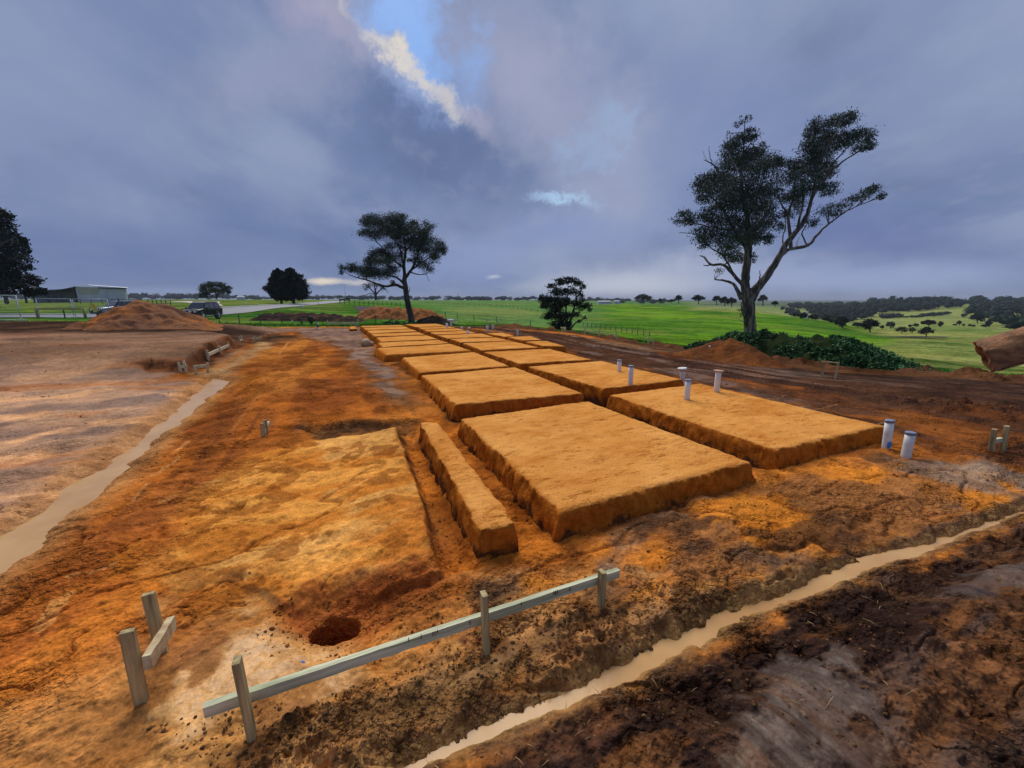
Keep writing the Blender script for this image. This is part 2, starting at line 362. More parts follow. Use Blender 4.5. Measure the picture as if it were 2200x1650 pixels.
def hit(u, v, z0=None):
    r = ray(u, v); X = r[0] / r[1] * _YS; Z = H + r[2] / r[1] * _YS
    g = G(X, _YS); k = np.nonzero(Z < g)[0]
    if len(k) == 0: k = [len(_YS) - 1]
    k = max(k[0], 1); a = Z[k - 1] - g[k - 1]; b = Z[k] - g[k]; t = a / (a - b + 1e-9) if a > 0 > b else 0
    Y = _YS[k - 1] + (_YS[k] - _YS[k - 1]) * min(max(t, 0), 1); X = r[0] / r[1] * Y
    return Vector((X, Y, float(G(np.array([X]), np.array([Y]))[0])))
def gz(X, Y): return float(G(np.array([X]), np.array([Y]))[0])
def onY(u, Y, v=680):
    r = ray(u, v); X = r[0] / r[1] * Y; return Vector((X, Y, gz(X, Y)))
# ------------------------------------------------------------------ ground mesh
NC = 1500; AA = np.linspace(-1.5, 1.5, NC)
vn = np.arange(1760, 699, -1.7)
Yn = np.array([H / (-(ray(1100, v)[2]) / ray(1100, v)[1]) for v in vn])
Yr = np.concatenate([np.linspace(-.6, Yn[0], 24)[:-1], Yn, np.geomspace(Yn[-1], 9400, 300)[1:]])
NR = len(Yr)
YY, A2 = np.meshgrid(Yr, AA, indexing='ij'); XX = A2 * (YY + .8)
ZZ = G(XX, YY)
dirt = sstep(.35, -.15, YY - edgeY(XX, YY) + .5 * fbm(XX, YY, 2.5, 4, 11) + .15)
uu = uof(XX, YY)
# direction-stretched coordinates along and across the building grid
gu_c = XX * gu.x + YY * gu.y; gv_c = XX * gv.x + YY * gv.y
sp = np.gradient(Yr)[:, None] * np.ones_like(XX)
def fade(wl): return np.clip(wl / (sp * 2.2) - .6, 0, 1)
clod = np.zeros_like(XX); smoothm = np.zeros_like(XX)
Cc = np.empty(XX.shape + (3,), np.float32); Cc[:] = lin((160, 98, 46))
wet = np.full(XX.shape, .25, np.float32)
def blendc(mask, c, c2=None, ns=.5, seed=1, w=None, st=None):
    """mix colour c (varied towards c2 by noise) over the ground where mask>0"""
    c = np.array(lin(c)); 
    if c2 is not None:
        xx, yy = (XX, YY) if st is None else ((gu_c / st, gv_c) if st > 0 else (gu_c, gv_c / -st))
        t = sstep(-.35, .35, fbm(xx, yy, ns, 5, seed))[..., None]; cc = c * (1 - t) + np.array(lin(c2)) * t
    else: cc = c
    Cc[:] = Cc * (1 - mask[..., None]) + cc * mask[..., None]
    if w is not None: wet[:] = wet * (1 - mask) + w * mask
def region(px, z, feather, nz=.3, nscale=.5, seed=1, m=3.0, amt=1.0):
    d = sdpoly(W(px, z), XX, YY, m); return amt * sstep(-feather, feather, d + nz * fbm(XX, YY, nscale, 4, seed)) * (d > -m + .01)
# overall tonal variation of the orange clay
blendc(np.ones_like(XX), (168, 104, 50), (140, 82, 40), 1.3, 21)
blendc(.5 * sstep(.1, .5, fbm(XX, YY, .5, 5, 22)), (122, 76, 46))
# orange red band between channel and pads
mtrack = region([(560, 715), (700, 712), (790, 770), (870, 880), (700, 930), (560, 950), (440, 1050), (380, 1200), (200, 1500), (-300, 1700), (-300, 1400), (60, 1200), (300, 1010), (420, 900), (490, 830), (470, 790)], 0, .3, .35, .7, 23)
blendc(mtrack, (158, 92, 42), (122, 68, 36), .9, 24, .2, st=-3)
blendc(mtrack * .75 * sstep(-.05, .4, fbm(gu_c, gv_c / 4, .45, 4, 25)), (108, 62, 36), (134, 80, 46), .2, 26)
blendc(region([(560, 715), (690, 720), (700, 800), (600, 850), (500, 800)], 0, .8, .6, 1.2, 27), (165, 105, 52), (128, 76, 40), .6, 28, .2, st=-3)
blendc(region([(120, 1250), (330, 1130), (480, 1090), (560, 1180), (620, 1280), (420, 1330), (250, 1420), (100, 1480), (-100, 1600), (-200, 1450)], 0, .2, .2, .4, 29, amt=.7), (172, 104, 44), (140, 78, 36), .35, 30, .3)
# left terrace, mauve brown mud
mterr = region([(-2500, 722), (300, 716), (560, 714), (480, 760), (360, 800), (455, 815), (400, 862), (300, 945), (140, 1055), (-400, 1350), (-2500, 1500)], .15, .25, .4, 1.2, 31, 6)
mterr = np.maximum(mterr, sstep(-.2, .3, sdpoly(terr, XX, YY, 4)) * dirt)
blendc(mterr, (156, 122, 98), (126, 98, 82), 1.1, 32, .55, st=1.4)
blendc(mterr * .7 * sstep(.15, .6, fbm(gu_c / 1.4, gv_c, 1.0, 5, 33)), (84, 64, 56), (98, 78, 70), .4, 34, .6)
blendc(mterr * sstep(.0, .5, fbm(gu_c / 1.5, gv_c, .8, 5, 35)) * sstep(14, 5, YY), (186, 144, 110), (168, 126, 94), .4, 36, .5)
blendc(mterr * .35 * sstep(.4, .6, fbm(gu_c / 4, gv_c, 1.1, 4, 37)), (160, 96, 54), None, w=.3)
blendc(mterr * sstep(8, 15, YY) * .75, (112, 88, 78), (84, 65, 58), .8, 174, .4, st=1.6)
blendc(region([(-900, 696), (180, 694), (420, 700), (560, 700), (640, 708), (560, 722), (440, 716), (200, 724), (-900, 722)], .4, .8, .6, 2, 38) * dirt, (50, 38, 34), (72, 54, 46), 1.2, 39, .3)
# bank face
sdb = dline(bank, XX, YY, 1.5); fb = sstep(.45, .1, sdb + .1 * fbm(XX, YY, .4, 4, 41))
blendc(fb, (72, 46, 34), (104, 66, 44), .3, 42, .3)
blendc(region([(420, 805), (470, 790), (540, 748), (560, 735), (590, 738), (540, 770), (500, 800), (460, 812)], 0, .3, .2, .6, 43), (140, 108, 82), (158, 126, 96), .5, 44, .5)
blendc(sstep(.45, .1, -np.minimum(sdpoly(chanL, XX, YY, 1.5), 0)) * sstep(-1.4, -1.2, sdpoly(chanL, XX, YY, 1.5)) * .8, (162, 120, 82), (136, 98, 66), .3, 45, .5)
# far strip of site behind the track and pads
blendc(region([(620, 702), (790, 702), (800, 740), (830, 800), (880, 880), (800, 840), (740, 760), (640, 716)], 0, .5, .5, .9, 46, 4), (92, 60, 44), (116, 82, 62), .8, 47, .55, st=4)
blendc(region([(745, 760), (790, 752), (845, 800), (880, 860), (840, 868), (790, 810)], 0, .3, .3, .5, 48), (112, 80, 60), (90, 60, 44), .5, 49, .6, st=3)
# area A and its surroundings
mA = region([(470, 1000), (560, 960), (700, 935), (852, 921), (872, 970), (905, 1060), (950, 1212), (800, 1250), (650, 1275), (430, 1290), (330, 1220), (400, 1080)], .1, .12, .12, .3, 51)
blendc(mA, (190, 132, 68), (168, 106, 48), .28, 52, .3, st=2.2)
blendc(mA * .85 * sstep(-.05, .35, fbm(gu_c / 2, gv_c, .6, 4, 53)), (190, 142, 86), None, w=.5)
blendc(mA * .7 * sstep(.25, .5, fbm(XX, YY, .22, 5, 54)), (124, 72, 32), None, w=.2)
sA = sdpoly(areaA, XX, YY, 1.5)
blendc(sstep(.05, .0, np.abs(sA + .03) - .015 + .03 * fbm(XX, YY, .1, 3, 55)) * sstep(-2.6, -1.2, XX), (62, 42, 34), (100, 62, 40), .1, 56, .2)
sT = sdpoly(trF, XX, YY, 1.0); blendc(sstep(-.25, .05, sT + .08 * fbm(XX, YY, .2, 4, 57)), (138, 76, 42), (156, 92, 50), .2, 58, .3)
sT = sdpoly(trA, XX, YY, 1.0); blendc(sstep(-.12, .02, sT + .08 * fbm(XX, YY, .2, 4, 59)), (124, 82, 50), (86, 60, 44), .2, 60, .3)
# trench floors round the pads
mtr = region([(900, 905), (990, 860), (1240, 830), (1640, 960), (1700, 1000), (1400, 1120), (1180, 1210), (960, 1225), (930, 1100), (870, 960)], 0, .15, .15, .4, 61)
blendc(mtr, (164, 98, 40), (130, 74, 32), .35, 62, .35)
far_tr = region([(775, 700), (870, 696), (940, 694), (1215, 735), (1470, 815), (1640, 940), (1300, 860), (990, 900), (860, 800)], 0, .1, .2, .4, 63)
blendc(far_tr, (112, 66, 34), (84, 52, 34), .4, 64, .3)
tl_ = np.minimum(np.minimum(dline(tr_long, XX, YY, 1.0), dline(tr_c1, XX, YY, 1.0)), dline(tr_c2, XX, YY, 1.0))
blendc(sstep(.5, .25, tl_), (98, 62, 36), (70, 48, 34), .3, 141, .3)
# front bench, orange and grey mud
blendc(region([(-300, 1500), (100, 1440), (330, 1380), (620, 1500), (700, 1700), (-300, 1800)], 0, .2, .2, .4, 172, amt=.8), (172, 122, 74), (146, 96, 54), .4, 173, .4)
mF = region([(1180, 1215), (1640, 1040), (1900, 990), (2250, 1010), (2300, 1080), (1900, 1180), (1600, 1290), (1320, 1420), (1180, 1420), (1000, 1400), (1020, 1260)], 0, .15, .2, .4, 65)
blendc(mF, (178, 112, 46), (134, 90, 58), .45, 66, .35, st=2)
blendc(mF * sstep(-.05, .35, fbm(gu_c / 2.2, gv_c, .6, 5, 67)), (122, 98, 84), (92, 70, 58), .3, 68, .6)
blendc(mF * .8 * sstep(.15, .4, fbm(gu_c / 3, gv_c, .35, 5, 69)), (70, 50, 42), None, w=.4)
blendc(region([(1280, 1180), (1420, 1150), (1480, 1230), (1420, 1290), (1330, 1260)], 0, .15, .2, .3, 70, amt=.8), (190, 116, 42), (165, 96, 38), .2, 71, .3)
blendc(region([(1930, 1000), (2110, 985), (2220, 1040), (2150, 1060), (1980, 1030)], 0, .1, .15, .3, 72, amt=.8), (136, 116, 104), (104, 86, 76), .25, 73, .7)
# right hand dark churned ground
mR = region([(1000, 698), (1230, 712), (1400, 738), (1650, 770), (1960, 797), (2200, 815), (3200, 830), (3200, 1020), (2250, 1010), (2000, 985), (1895, 930), (1500, 820), (1260, 765), (1130, 722)], 0, .25, .3, .7, 74, 4)
blendc(mR, (92, 64, 50), (70, 50, 44), .7, 75, .35, st=-4)
blendc(mR * .8 * sstep(.15, .5, fbm(gu_c, gv_c / 5, .5, 5, 76)), (124, 96, 80), (104, 80, 68), .3, 77, .6)
blendc(region([(1540, 810), (1700, 830), (1900, 880), (2100, 890), (2200, 930), (2200, 1000), (1960, 985), (1890, 920)], 0, .3, .4, .5, 78, amt=.75), (150, 90, 42), (96, 62, 44), .35, 79, .3, st=-3)
blendc(region([(2030, 870), (2200, 850), (2400, 930), (2200, 950), (2080, 920)], 0, .3, .4, .5, 80, amt=.8), (96, 58, 36), (60, 44, 38), .35, 81, .3)
blendc(region([(1640, 775), (1800, 785), (1990, 800), (2300, 830), (2300, 870), (2100, 838), (1900, 822), (1700, 800)], 0, .3, .3, .6, 82, amt=.85), (122, 102, 92), (88, 68, 60), .5, 83, .5, st=-4)
blendc(region([(1270, 722), (1390, 738), (1480, 745), (1480, 757), (1390, 752), (1290, 735)], -.1, .3, .3, .6, 84, amt=.8), (158, 132, 110), (130, 98, 74), .5, 85, .5)
blendc(region([(1400, 748), (1600, 765), (1600, 780), (1450, 768)], -.1, .3, .3, .6, 86, amt=.8), (128, 70, 38), (90, 54, 36), .5, 87, .3)
# front left pale wet flats
mP = region([(330, 1370), (480, 1350), (640, 1390), (760, 1460), (1000, 1330), (1180, 1290), (1300, 1300), (1250, 1420), (1000, 1520), (800, 1660), (-300, 1750), (-100, 1620), (200, 1480)], 0, .3, .25, .3, 88)
blendc(mP, (170, 124, 78), (148, 102, 62), .35, 89, .45, st=1.8)
blendc(mP * sstep(.08, .28, fbm(gu_c / 2.2, gv_c, .42, 4, 90)), (176, 134, 88), None, w=.8)
smoothm = np.maximum(smoothm, mP * sstep(.08, .28, fbm(gu_c / 2.2, gv_c, .42, 4, 90)))
blendc(mP * .8 * sstep(.15, .45, fbm(XX, YY, .3, 5, 91)), (122, 80, 54), None, w=.3)
# clod band
mC = region([(620, 1530), (800, 1450), (1000, 1390), (1180, 1310), (1420, 1260), (1560, 1290), (1420, 1365), (1220, 1462), (1000, 1560), (760, 1665), (500, 1700), (560, 1600)], 0, .12, .2, .3, 92)
clod = np.maximum(clod, mC)
blendc(mC, (162, 118, 80), (112, 78, 54), .12, 93, .4)
blendc(mC * .6 * sstep(.05, .35, fbm(XX, YY, .45, 4, 161)), (172, 130, 86), None, w=.7)
blendc(mC * .6 * sstep(.1, .4, fbm(XX, YY, .25, 5, 94)), (154, 116, 80), None, w=.7)
# lower right dark shoulder
mD = region([(900, 1700), (1100, 1600), (1400, 1460), (1640, 1335), (1900, 1235), (2200, 1125), (3200, 900), (3200, 1800), (900, 1800)], 0, .06, .08, .2, 95, 4)
blendc(mD, (82, 60, 50), (58, 43, 40), .35, 96, .45, st=2)
blendc(mD * sstep(0, .4, fbm(gu_c / 3, gv_c, .3, 5, 97)), (110, 86, 74), (92, 68, 56), .15, 98, .6)
blendc(mD * .8 * sstep(.45, .7, fbm(gu_c / 3.5, gv_c, .4, 5, 99)), (132, 88, 54), None, w=.3)
blendc(region([(1100, 1610), (1400, 1470), (1640, 1345), (1680, 1350), (1480, 1470), (1240, 1600)], 0, .08, .1, .2, 100, amt=.8), (116, 76, 52), (90, 62, 48), .15, 101, .4)
slick = region([(1640, 1440), (1700, 1410), (1800, 1425), (1850, 1520), (1850, 1680), (1590, 1700), (1590, 1560)], .05, .07, .12, .12, 102)
slick = np.maximum(slick, .8 * region([(2000, 1260), (2250, 1200), (2300, 1280), (2100, 1310)], .05, .05, .1, .2, 103))
blendc(slick, (104, 88, 80), (82, 70, 66), .3, 104, .68, st=-2); smoothm = np.maximum(smoothm, slick)
blendc(mD * .6 * sstep(.0, .4, fbm(gu_c, gv_c / 7, .12, 4, 177)), (112, 80, 58), (84, 62, 50), .2, 178)
blendc(mD * .5 * sstep(.1, .4, fbm(gu_c, gv_c / 7, .09, 4, 179)), (46, 34, 30), None)
for px_, wd_, cl_ in ([((330, 1020), (388, 982)), .03, (176, 122, 76)], [((290, 1078), (322, 1044)), .03, (176, 122, 76)], [((350, 1078), (412, 1050)), .025, (170, 116, 70)], [((378, 972), (402, 950)), .03, (176, 122, 76)],
    [((95, 1345), (135, 1290)), .05, (178, 124, 74)], [((150, 1240), (250, 1215)), .02, (170, 116, 72)], [((600, 760), (620, 735)), .05, (170, 120, 78)],
    [((1600, 868), (1690, 848)), .02, (150, 118, 92)], [((1655, 895), (1740, 868)), .02, (150, 118, 92)], [((1880, 925), (1905, 905)), .02, (140, 112, 92)], [((1745, 880), (1800, 866)), .02, (150, 112, 80)], [((1560, 790), (1650, 800)), .05, (160, 116, 70)], [((500, 930), (560, 860)), .025, (150, 96, 56)], [((240, 1130), (330, 1040)), .02, (120, 70, 40)], [((420, 1000), (520, 880)), .03, (112, 66, 40)], [((470, 1010), (560, 900)), .03, (112, 66, 40)]):
    dd_ = dline(W(px_, 0), XX, YY, .5) + .015 * fbm(XX, YY, .06, 3, 180); blendc(sstep(wd_ + .012, wd_ - .01, dd_) * .75, cl_, None, w=.4)
# drain margins
dR = sdpoly(chanR, XX, YY, 1.5)
blendc(sstep(-.14, -.02, dR + .03 * fbm(XX, YY, .1, 3, 105)), (126, 92, 60), (98, 70, 50), .1, 106, .6)
blendc(sstep(-.03, .0, dR + .012 * fbm(XX, YY, .05, 3, 107)), (136, 106, 72), None, w=.6)
# ------------- grass country
gm = 1 - dirt
near_g = sstep(150, 60, YY)
blendc(gm, (80, 130, 44), (54, 104, 32), 6, 111, .1)
blendc(gm * sstep(1250, 1330, uu) * sstep(300, 240, YY), (108, 154, 40), (84, 132, 38), 14, 112, .1, st=-2)
blendc(gm * sstep(1230, 1320, uu) * sstep(300, 240, YY) * .7 * sstep(.0, .5, fbm(XX, YY * .6, 16, 5, 113)), (78, 124, 46), None)
blendc(gm * sstep(860, 950, uu) * sstep(1330, 1250, uu) * sstep(45, 60, YY), (84, 130, 66), (100, 140, 76), 12, 114)
blendc(gm * sstep(930, 1000, uu) * sstep(1180, 1100, uu) * sstep(70, 90, YY) * sstep(170, 130, YY) * .6, (132, 146, 86), None)
blendc(gm * sstep(1270, 1200, uu) * sstep(150, 200, YY), (92, 132, 70), None)
blendc(gm * sstep(780, 700, uu) * sstep(62, 80, YY), (112, 132, 62), (88, 116, 56), 9, 115)
# pale paddock in the valley and beyond
pal = sstep(1800, 1960, uu + (YY - 60) * .0) * sstep(14, 22, YY)
crest = np.interp(YY, [0, 60, 80, 100, 130, 150], [1850, 1880, 1930, 1900, 1860, 1500])
pal = gm * np.maximum(sstep(-40, 40, uu - crest + 25 * fbm(XX, YY, 20, 3, 116)), sstep(140, 180, YY) * sstep(1500, 1560, uu))
blendc(pal, (154, 160, 92), (130, 146, 80), 18, 117)
blendc(pal * sstep(130, 160, YY) * .8, (142, 154, 92), (116, 140, 78), 40, 118)
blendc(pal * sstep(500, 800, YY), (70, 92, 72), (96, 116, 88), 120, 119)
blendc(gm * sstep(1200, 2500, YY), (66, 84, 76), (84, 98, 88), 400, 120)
blendc(gm * sstep(1180, 1300, uu) * sstep(320, 260, YY) * .55 * sstep(.15, .4, fbm(XX / 5, YY * 1.0 + XX * .1, 3.2, 5, 151)), (52, 92, 32), None)
blendc(gm * .5 * sstep(.1, .4, fbm(XX / 3, YY, 1.3, 5, 152)) * sstep(120, 60, YY), (44, 84, 26), None)
blendc(gm * .4 * sstep(.15, .5, fbm(XX / 2, YY, 7, 5, 153)), (140, 150, 74), None)
# cut grey clay patch behind the heap (middle distance)
# dirt rim along the grass
blendc(sstep(3.2, 1.8, np.abs(YY - edgeY(XX, YY) + .9) + .6 * fbm(XX, YY, .8, 3, 142)) * sstep(940, 1000, uu) * .9 * dirt, (82, 60, 50), (60, 45, 40), .5, 143)
# ------------- creases: torn and scraped lines in the clay, crease shade painted dark into the colour
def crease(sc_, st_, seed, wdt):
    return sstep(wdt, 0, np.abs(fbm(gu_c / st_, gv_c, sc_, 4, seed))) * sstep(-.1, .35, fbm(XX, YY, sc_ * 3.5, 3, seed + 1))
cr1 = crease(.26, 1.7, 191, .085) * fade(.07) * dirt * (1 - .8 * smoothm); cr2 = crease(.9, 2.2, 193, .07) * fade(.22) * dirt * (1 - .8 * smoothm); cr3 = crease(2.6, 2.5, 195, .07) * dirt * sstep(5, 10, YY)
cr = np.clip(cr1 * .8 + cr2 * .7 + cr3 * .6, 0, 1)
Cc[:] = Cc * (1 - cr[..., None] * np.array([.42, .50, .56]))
ZZ = ZZ - .014 * cr1 - .02 * cr2
# ------------- fine relief
rough = dirt * (1 - .75 * smoothm)
far_k = 1 + .0 * YY
padz = sstep(-.1, .1, sdpoly(W([(985, 900), (1262, 855), (1500, 820), (1905, 912), (1670, 968), (1610, 1000), (1205, 1100)], .2), XX, YY, 1))
ZZ = ZZ + rough * (.022 * fbm(XX, YY, .55, 3, 121) * fade(.3) + .016 * fbm(gu_c / 1.5, gv_c, .16, 3, 122) * fade(.1)
     + .009 * fbm(XX, YY, .05, 2, 123) * fade(.03))
ZZ = ZZ + mR * .035 * fbm(gu_c, gv_c / 7, .35, 3, 124) * fade(.2) + (mterr + mtrack * .6) * .02 * fbm(gu_c * .3 + gv_c * .1, gv_c, .5, 3, 125) * fade(.3)
ridg = 1 - np.abs(fbm(XX, YY, .11, 4, 126)) * 1.6
ZZ = ZZ + clod * (1 - smoothm) * (.05 * np.clip(ridg, -.2, 1) * sstep(-.4, .3, fbm(XX, YY, .4, 3, 127)) + .012 * fbm(XX, YY, .035, 2, 128))
ZZ = ZZ + mD * .012 * fbm(gu_c, gv_c / 7, .07, 3, 175) + mR * .012 * fbm(gu_c, gv_c / 8, .12, 3, 176) * fade(.1)
ZZ = ZZ + mD * (1 - slick) * (.03 * fbm(gu_c / 3, gv_c, .12, 4, 129) + .01 * fbm(XX, YY, .04, 3, 130))
ZZ = ZZ + mF * .022 * fbm(gu_c, gv_c / 2.5, .13, 4, 131) * fade(.08)
ZZ = ZZ + (1 - smoothm) * mP * .014 * fbm(XX, YY, .14, 4, 132)
ZZ = ZZ + gm * .05 * fbm(XX, YY, 1.2, 3, 133) * sstep(60, 20, YY)
# low rim of turned soil along the right edge
ZZ = ZZ + dirt * sstep(1000, 1060, uu) * .22 * np.exp(-((YY - edgeY(XX, YY) + .7) / .6) ** 2) * np.clip(.4 + fbm(XX, YY, .7, 3, 134), 0, 2)
mudrim = region([(1880, 850), (2200, 880), (2500, 930), (2400, 960), (2100, 905), (1900, 870)], 0, .3, .3, .5, 135)
ZZ = ZZ + mudrim * .1 * np.clip(.5 + fbm(XX, YY, .3, 4, 136), 0, 2)
verts = np.stack([XX, YY, ZZ], -1).reshape(-1, 3)
idx = np.arange(NR * NC).reshape(NR, NC)
q = np.stack([idx[:-1, :-1], idx[:-1, 1:], idx[1:, 1:], idx[1:, :-1]], -1).reshape(-1, 4)
gmat, nt, b = newmat('ground_earth_and_grass')
at = N(nt, 'ShaderNodeAttribute'); at.attribute_name = 'Col'
tc = N(nt, 'ShaderNodeTexCoord')
n1, r1 = noisecol(nt, tc.outputs['Object'], 9, (.72, .70, .68), (1.22, 1.2, 1.18), .34, .66, 8, .72)
mpg = N(nt, 'ShaderNodeMapping'); mpg.vector_type = 'TEXTURE'; mpg.inputs['Rotation'].default_value = (0, 0, math.radians(25)); mpg.inputs['Scale'].default_value = (1.8, .8, 1); nt.links.new(tc.outputs['Object'], mpg.inputs['Vector'])
n2, r2 = noisecol(nt, tc.outputs['Object'], 60, (.74, .71, .68), (1.18, 1.18, 1.18), .36, .64, 4, .7)
n5, r5 = noisecol(nt, mpg.outputs[0], 11, (.50, .42, .36), (1.06, 1.06, 1.06), .36, .47, 7, .72)
n3, r3 = noisecol(nt, tc.outputs['Object'], .9, (.86, .86, .86), (1.12, 1.12, 1.12), .35, .65, 8, .7)
c = mix(nt, at.outputs['Color'], r1.outputs[0], 1.0, 'MULTIPLY'); c = mix(nt, c, r2.outputs[0], 1.0, 'MULTIPLY'); c = mix(nt, c, r5.outputs[0], .4, 'MULTIPLY'); c = mix(nt, c, r3.outputs[0], 1.0, 'MULTIPLY')
n4, r4 = noisecol(nt, tc.outputs['Object'], .12, (.80, .80, .80), (1.18, 1.18, 1.18), .38, .62, 12, .75); c = mix(nt, c, r4.outputs[0], 1.0, 'MULTIPLY')
nt.links.new(c, b.inputs['Base Color'])
mr = N(nt, 'ShaderNodeMapRange'); mr.inputs[1].default_value = 0; mr.inputs[2].default_value = 1; mr.inputs[3].default_value = .95; mr.inputs[4].default_value = .16
nt.links.new(at.outputs['Alpha'], mr.inputs[0]); 
ad = N(nt, 'ShaderNodeMath'); ad.operation = 'MULTIPLY_ADD'; ad.inputs[1].default_value = .35; nt.links.new(n1.outputs['Fac'], ad.inputs[0]); nt.links.new(mr.outputs[0], ad.inputs[2])
sb = N(nt, 'ShaderNodeMath'); sb.operation = 'SUBTRACT'; sb.inputs[1].default_value = .17; sb.use_clamp = True; nt.links.new(ad.outputs[0], sb.inputs[0])
nt.links.new(sb.outputs[0], b.inputs['Roughness'])
sp = N(nt, 'ShaderNodeMapRange'); sp.inputs[1].default_value = .5; sp.inputs[2].default_value = 1; sp.inputs[3].default_value = .0; sp.inputs[4].default_value = .35
nt.links.new(at.outputs['Alpha'], sp.inputs[0]); nt.links.new(sp.outputs[0], b.inputs['Specular IOR Level'])
nb = N(nt, 'ShaderNodeTexNoise'); nb.inputs['Scale'].default_value = 13; nb.inputs['Detail'].default_value = 7; nb.inputs['Roughness'].default_value = .65
nt.links.new(tc.outputs['Object'], nb.inputs['Vector'])
bp = N(nt, 'ShaderNodeBump'); bp.inputs['Distance'].default_value = .09
iv = N(nt, 'ShaderNodeMapRange'); iv.inputs[3].default_value = 1.0; iv.inputs[4].default_value = .05; nt.links.new(at.outputs['Alpha'], iv.inputs[0]); nt.links.new(iv.outputs[0], bp.inputs['Strength'])
nt.links.new(nb.outputs['Fac'], bp.inputs['Height']); nt.links.new(bp.outputs[0], b.inputs['Normal'])
# crumb cells: clods pressed together, crevice shade painted into the gaps
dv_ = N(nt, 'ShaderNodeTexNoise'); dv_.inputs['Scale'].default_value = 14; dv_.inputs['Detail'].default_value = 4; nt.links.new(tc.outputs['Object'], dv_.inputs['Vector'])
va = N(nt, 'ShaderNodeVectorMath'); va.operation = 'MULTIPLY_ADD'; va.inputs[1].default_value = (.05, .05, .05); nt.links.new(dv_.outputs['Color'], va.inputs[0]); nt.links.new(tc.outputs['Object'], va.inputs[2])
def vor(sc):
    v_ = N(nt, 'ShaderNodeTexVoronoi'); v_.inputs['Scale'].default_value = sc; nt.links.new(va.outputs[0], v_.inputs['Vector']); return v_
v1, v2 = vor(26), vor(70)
hs = N(nt, 'ShaderNodeMath'); hs.operation = 'MULTIPLY_ADD'; hs.inputs[1].default_value = -.8; nt.links.new(v1.outputs['Distance'], hs.inputs[0]); nt.links.new(nb.outputs['Fac'], hs.inputs[2])
hs2 = N(nt, 'ShaderNodeMath'); hs2.operation = 'MULTIPLY_ADD'; hs2.inputs[1].default_value = -.35; nt.links.new(v2.outputs['Distance'], hs2.inputs[0]); nt.links.new(hs.outputs[0], hs2.inputs[2])
nt.links.new(hs2.outputs[0], bp.inputs['Height'])
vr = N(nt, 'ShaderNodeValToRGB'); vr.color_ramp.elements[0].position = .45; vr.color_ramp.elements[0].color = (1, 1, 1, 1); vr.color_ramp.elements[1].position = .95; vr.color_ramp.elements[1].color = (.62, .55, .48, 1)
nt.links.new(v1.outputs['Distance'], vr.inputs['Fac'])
ac = N(nt, 'ShaderNodeAttribute'); ac.attribute_name = 'crumb'
nt.links.new(ac.outputs['Fac'], bp.inputs['Strength'])
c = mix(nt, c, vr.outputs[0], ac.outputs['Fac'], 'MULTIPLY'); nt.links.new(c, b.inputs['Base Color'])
gain = 1 + (.46 - .52 * np.maximum(mR * .9, mD)) * dirt
Cc[:] = np.minimum(Cc * gain[..., None] * (1 - dirt[..., None] * (1 - (np.array([1.02, 1.0, .80]) + np.array([0, .0, .14]) * np.maximum(np.maximum(mR, mD), mterr * .6)[..., None]))), .85)
ground = mesh_np('ground', verts, q, gmat, smooth=True)
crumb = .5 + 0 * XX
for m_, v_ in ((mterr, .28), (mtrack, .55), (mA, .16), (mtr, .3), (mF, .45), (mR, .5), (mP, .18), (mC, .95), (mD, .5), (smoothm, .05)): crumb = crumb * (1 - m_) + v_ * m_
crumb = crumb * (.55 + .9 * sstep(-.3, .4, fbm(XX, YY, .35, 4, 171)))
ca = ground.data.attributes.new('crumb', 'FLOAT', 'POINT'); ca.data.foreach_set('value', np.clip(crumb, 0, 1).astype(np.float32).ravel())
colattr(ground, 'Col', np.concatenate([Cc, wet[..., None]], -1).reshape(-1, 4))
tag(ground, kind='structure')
del verts, q, idx
# ------------------------------------------------------------------ water in the drains
wm, nt, b = newmat('muddy_water')
tc = N(nt, 'ShaderNodeTexCoord'); n, r = noisecol(nt, tc.outputs['Object'], 1.5, lin((176, 134, 84)), lin((192, 152, 100)), .35, .65, 3)
nt.links.new(r.outputs[0], b.inputs['Base Color']); b.inputs['Roughness'].default_value = .22; b.inputs['IOR'].default_value = 1.33; b.inputs['Specular IOR Level'].default_value = .5
nn = N(nt, 'ShaderNodeTexNoise'); nn.inputs['Scale'].default_value = 14; nt.links.new(tc.outputs['Object'], nn.inputs['Vector'])
bp = N(nt, 'ShaderNodeBump'); bp.inputs['Distance'].default_value = .0012; nt.links.new(nn.outputs['Fac'], bp.inputs['Height']); nt.links.new(bp.outputs[0], b.inputs['Normal'])
def water(poly, name, grow):
    n = len(poly) // 2; A_ = poly[:n]; B_ = poly[n:][::-1]
    bm = bmesh.new(); ra = []; rb = []
    for a, c_ in zip(A_, B_):
        d = (a - c_); d.z = 0; d.normalize()
        ra.append(bm.verts.new((a.x + d.x * grow, a.y + d.y * grow, ZW))); rb.append(bm.verts.new((c_.x - d.x * grow, c_.y - d.y * grow, ZW)))
    for i in range(n - 1): bm.faces.new((ra[i], rb[i], rb[i + 1], ra[i + 1]))
    me = bpy.data.meshes.new(name); bm.to_mesh(me); bm.free(); me.materials.append(wm)
    o = bpy.data.objects.new(name, me); COL.objects.link(o); tag(o, kind='structure')
def resample(line, n):
    line = [Vector(p) for p in line]; L = [0]
    for a, c_ in zip(line, line[1:]): L.append(L[-1] + (c_ - a).length)
    out = []
    for k in range(n):
        t = L[-1] * k / (n - 1); i = max(j for j in range(len(L) - 1) if L[j] <= t + 1e-9)
        out.append(line[i].lerp(line[i + 1], (t - L[i]) / (L[i + 1] - L[i])))
    return out
wl = resample(chanL[:10], 24) + resample(chanL[10:], 24); water(wl, 'water', .45)
wr = resample(chanR[:15], 30) + resample(chanR[15:], 30); water(wr, 'water', .16)
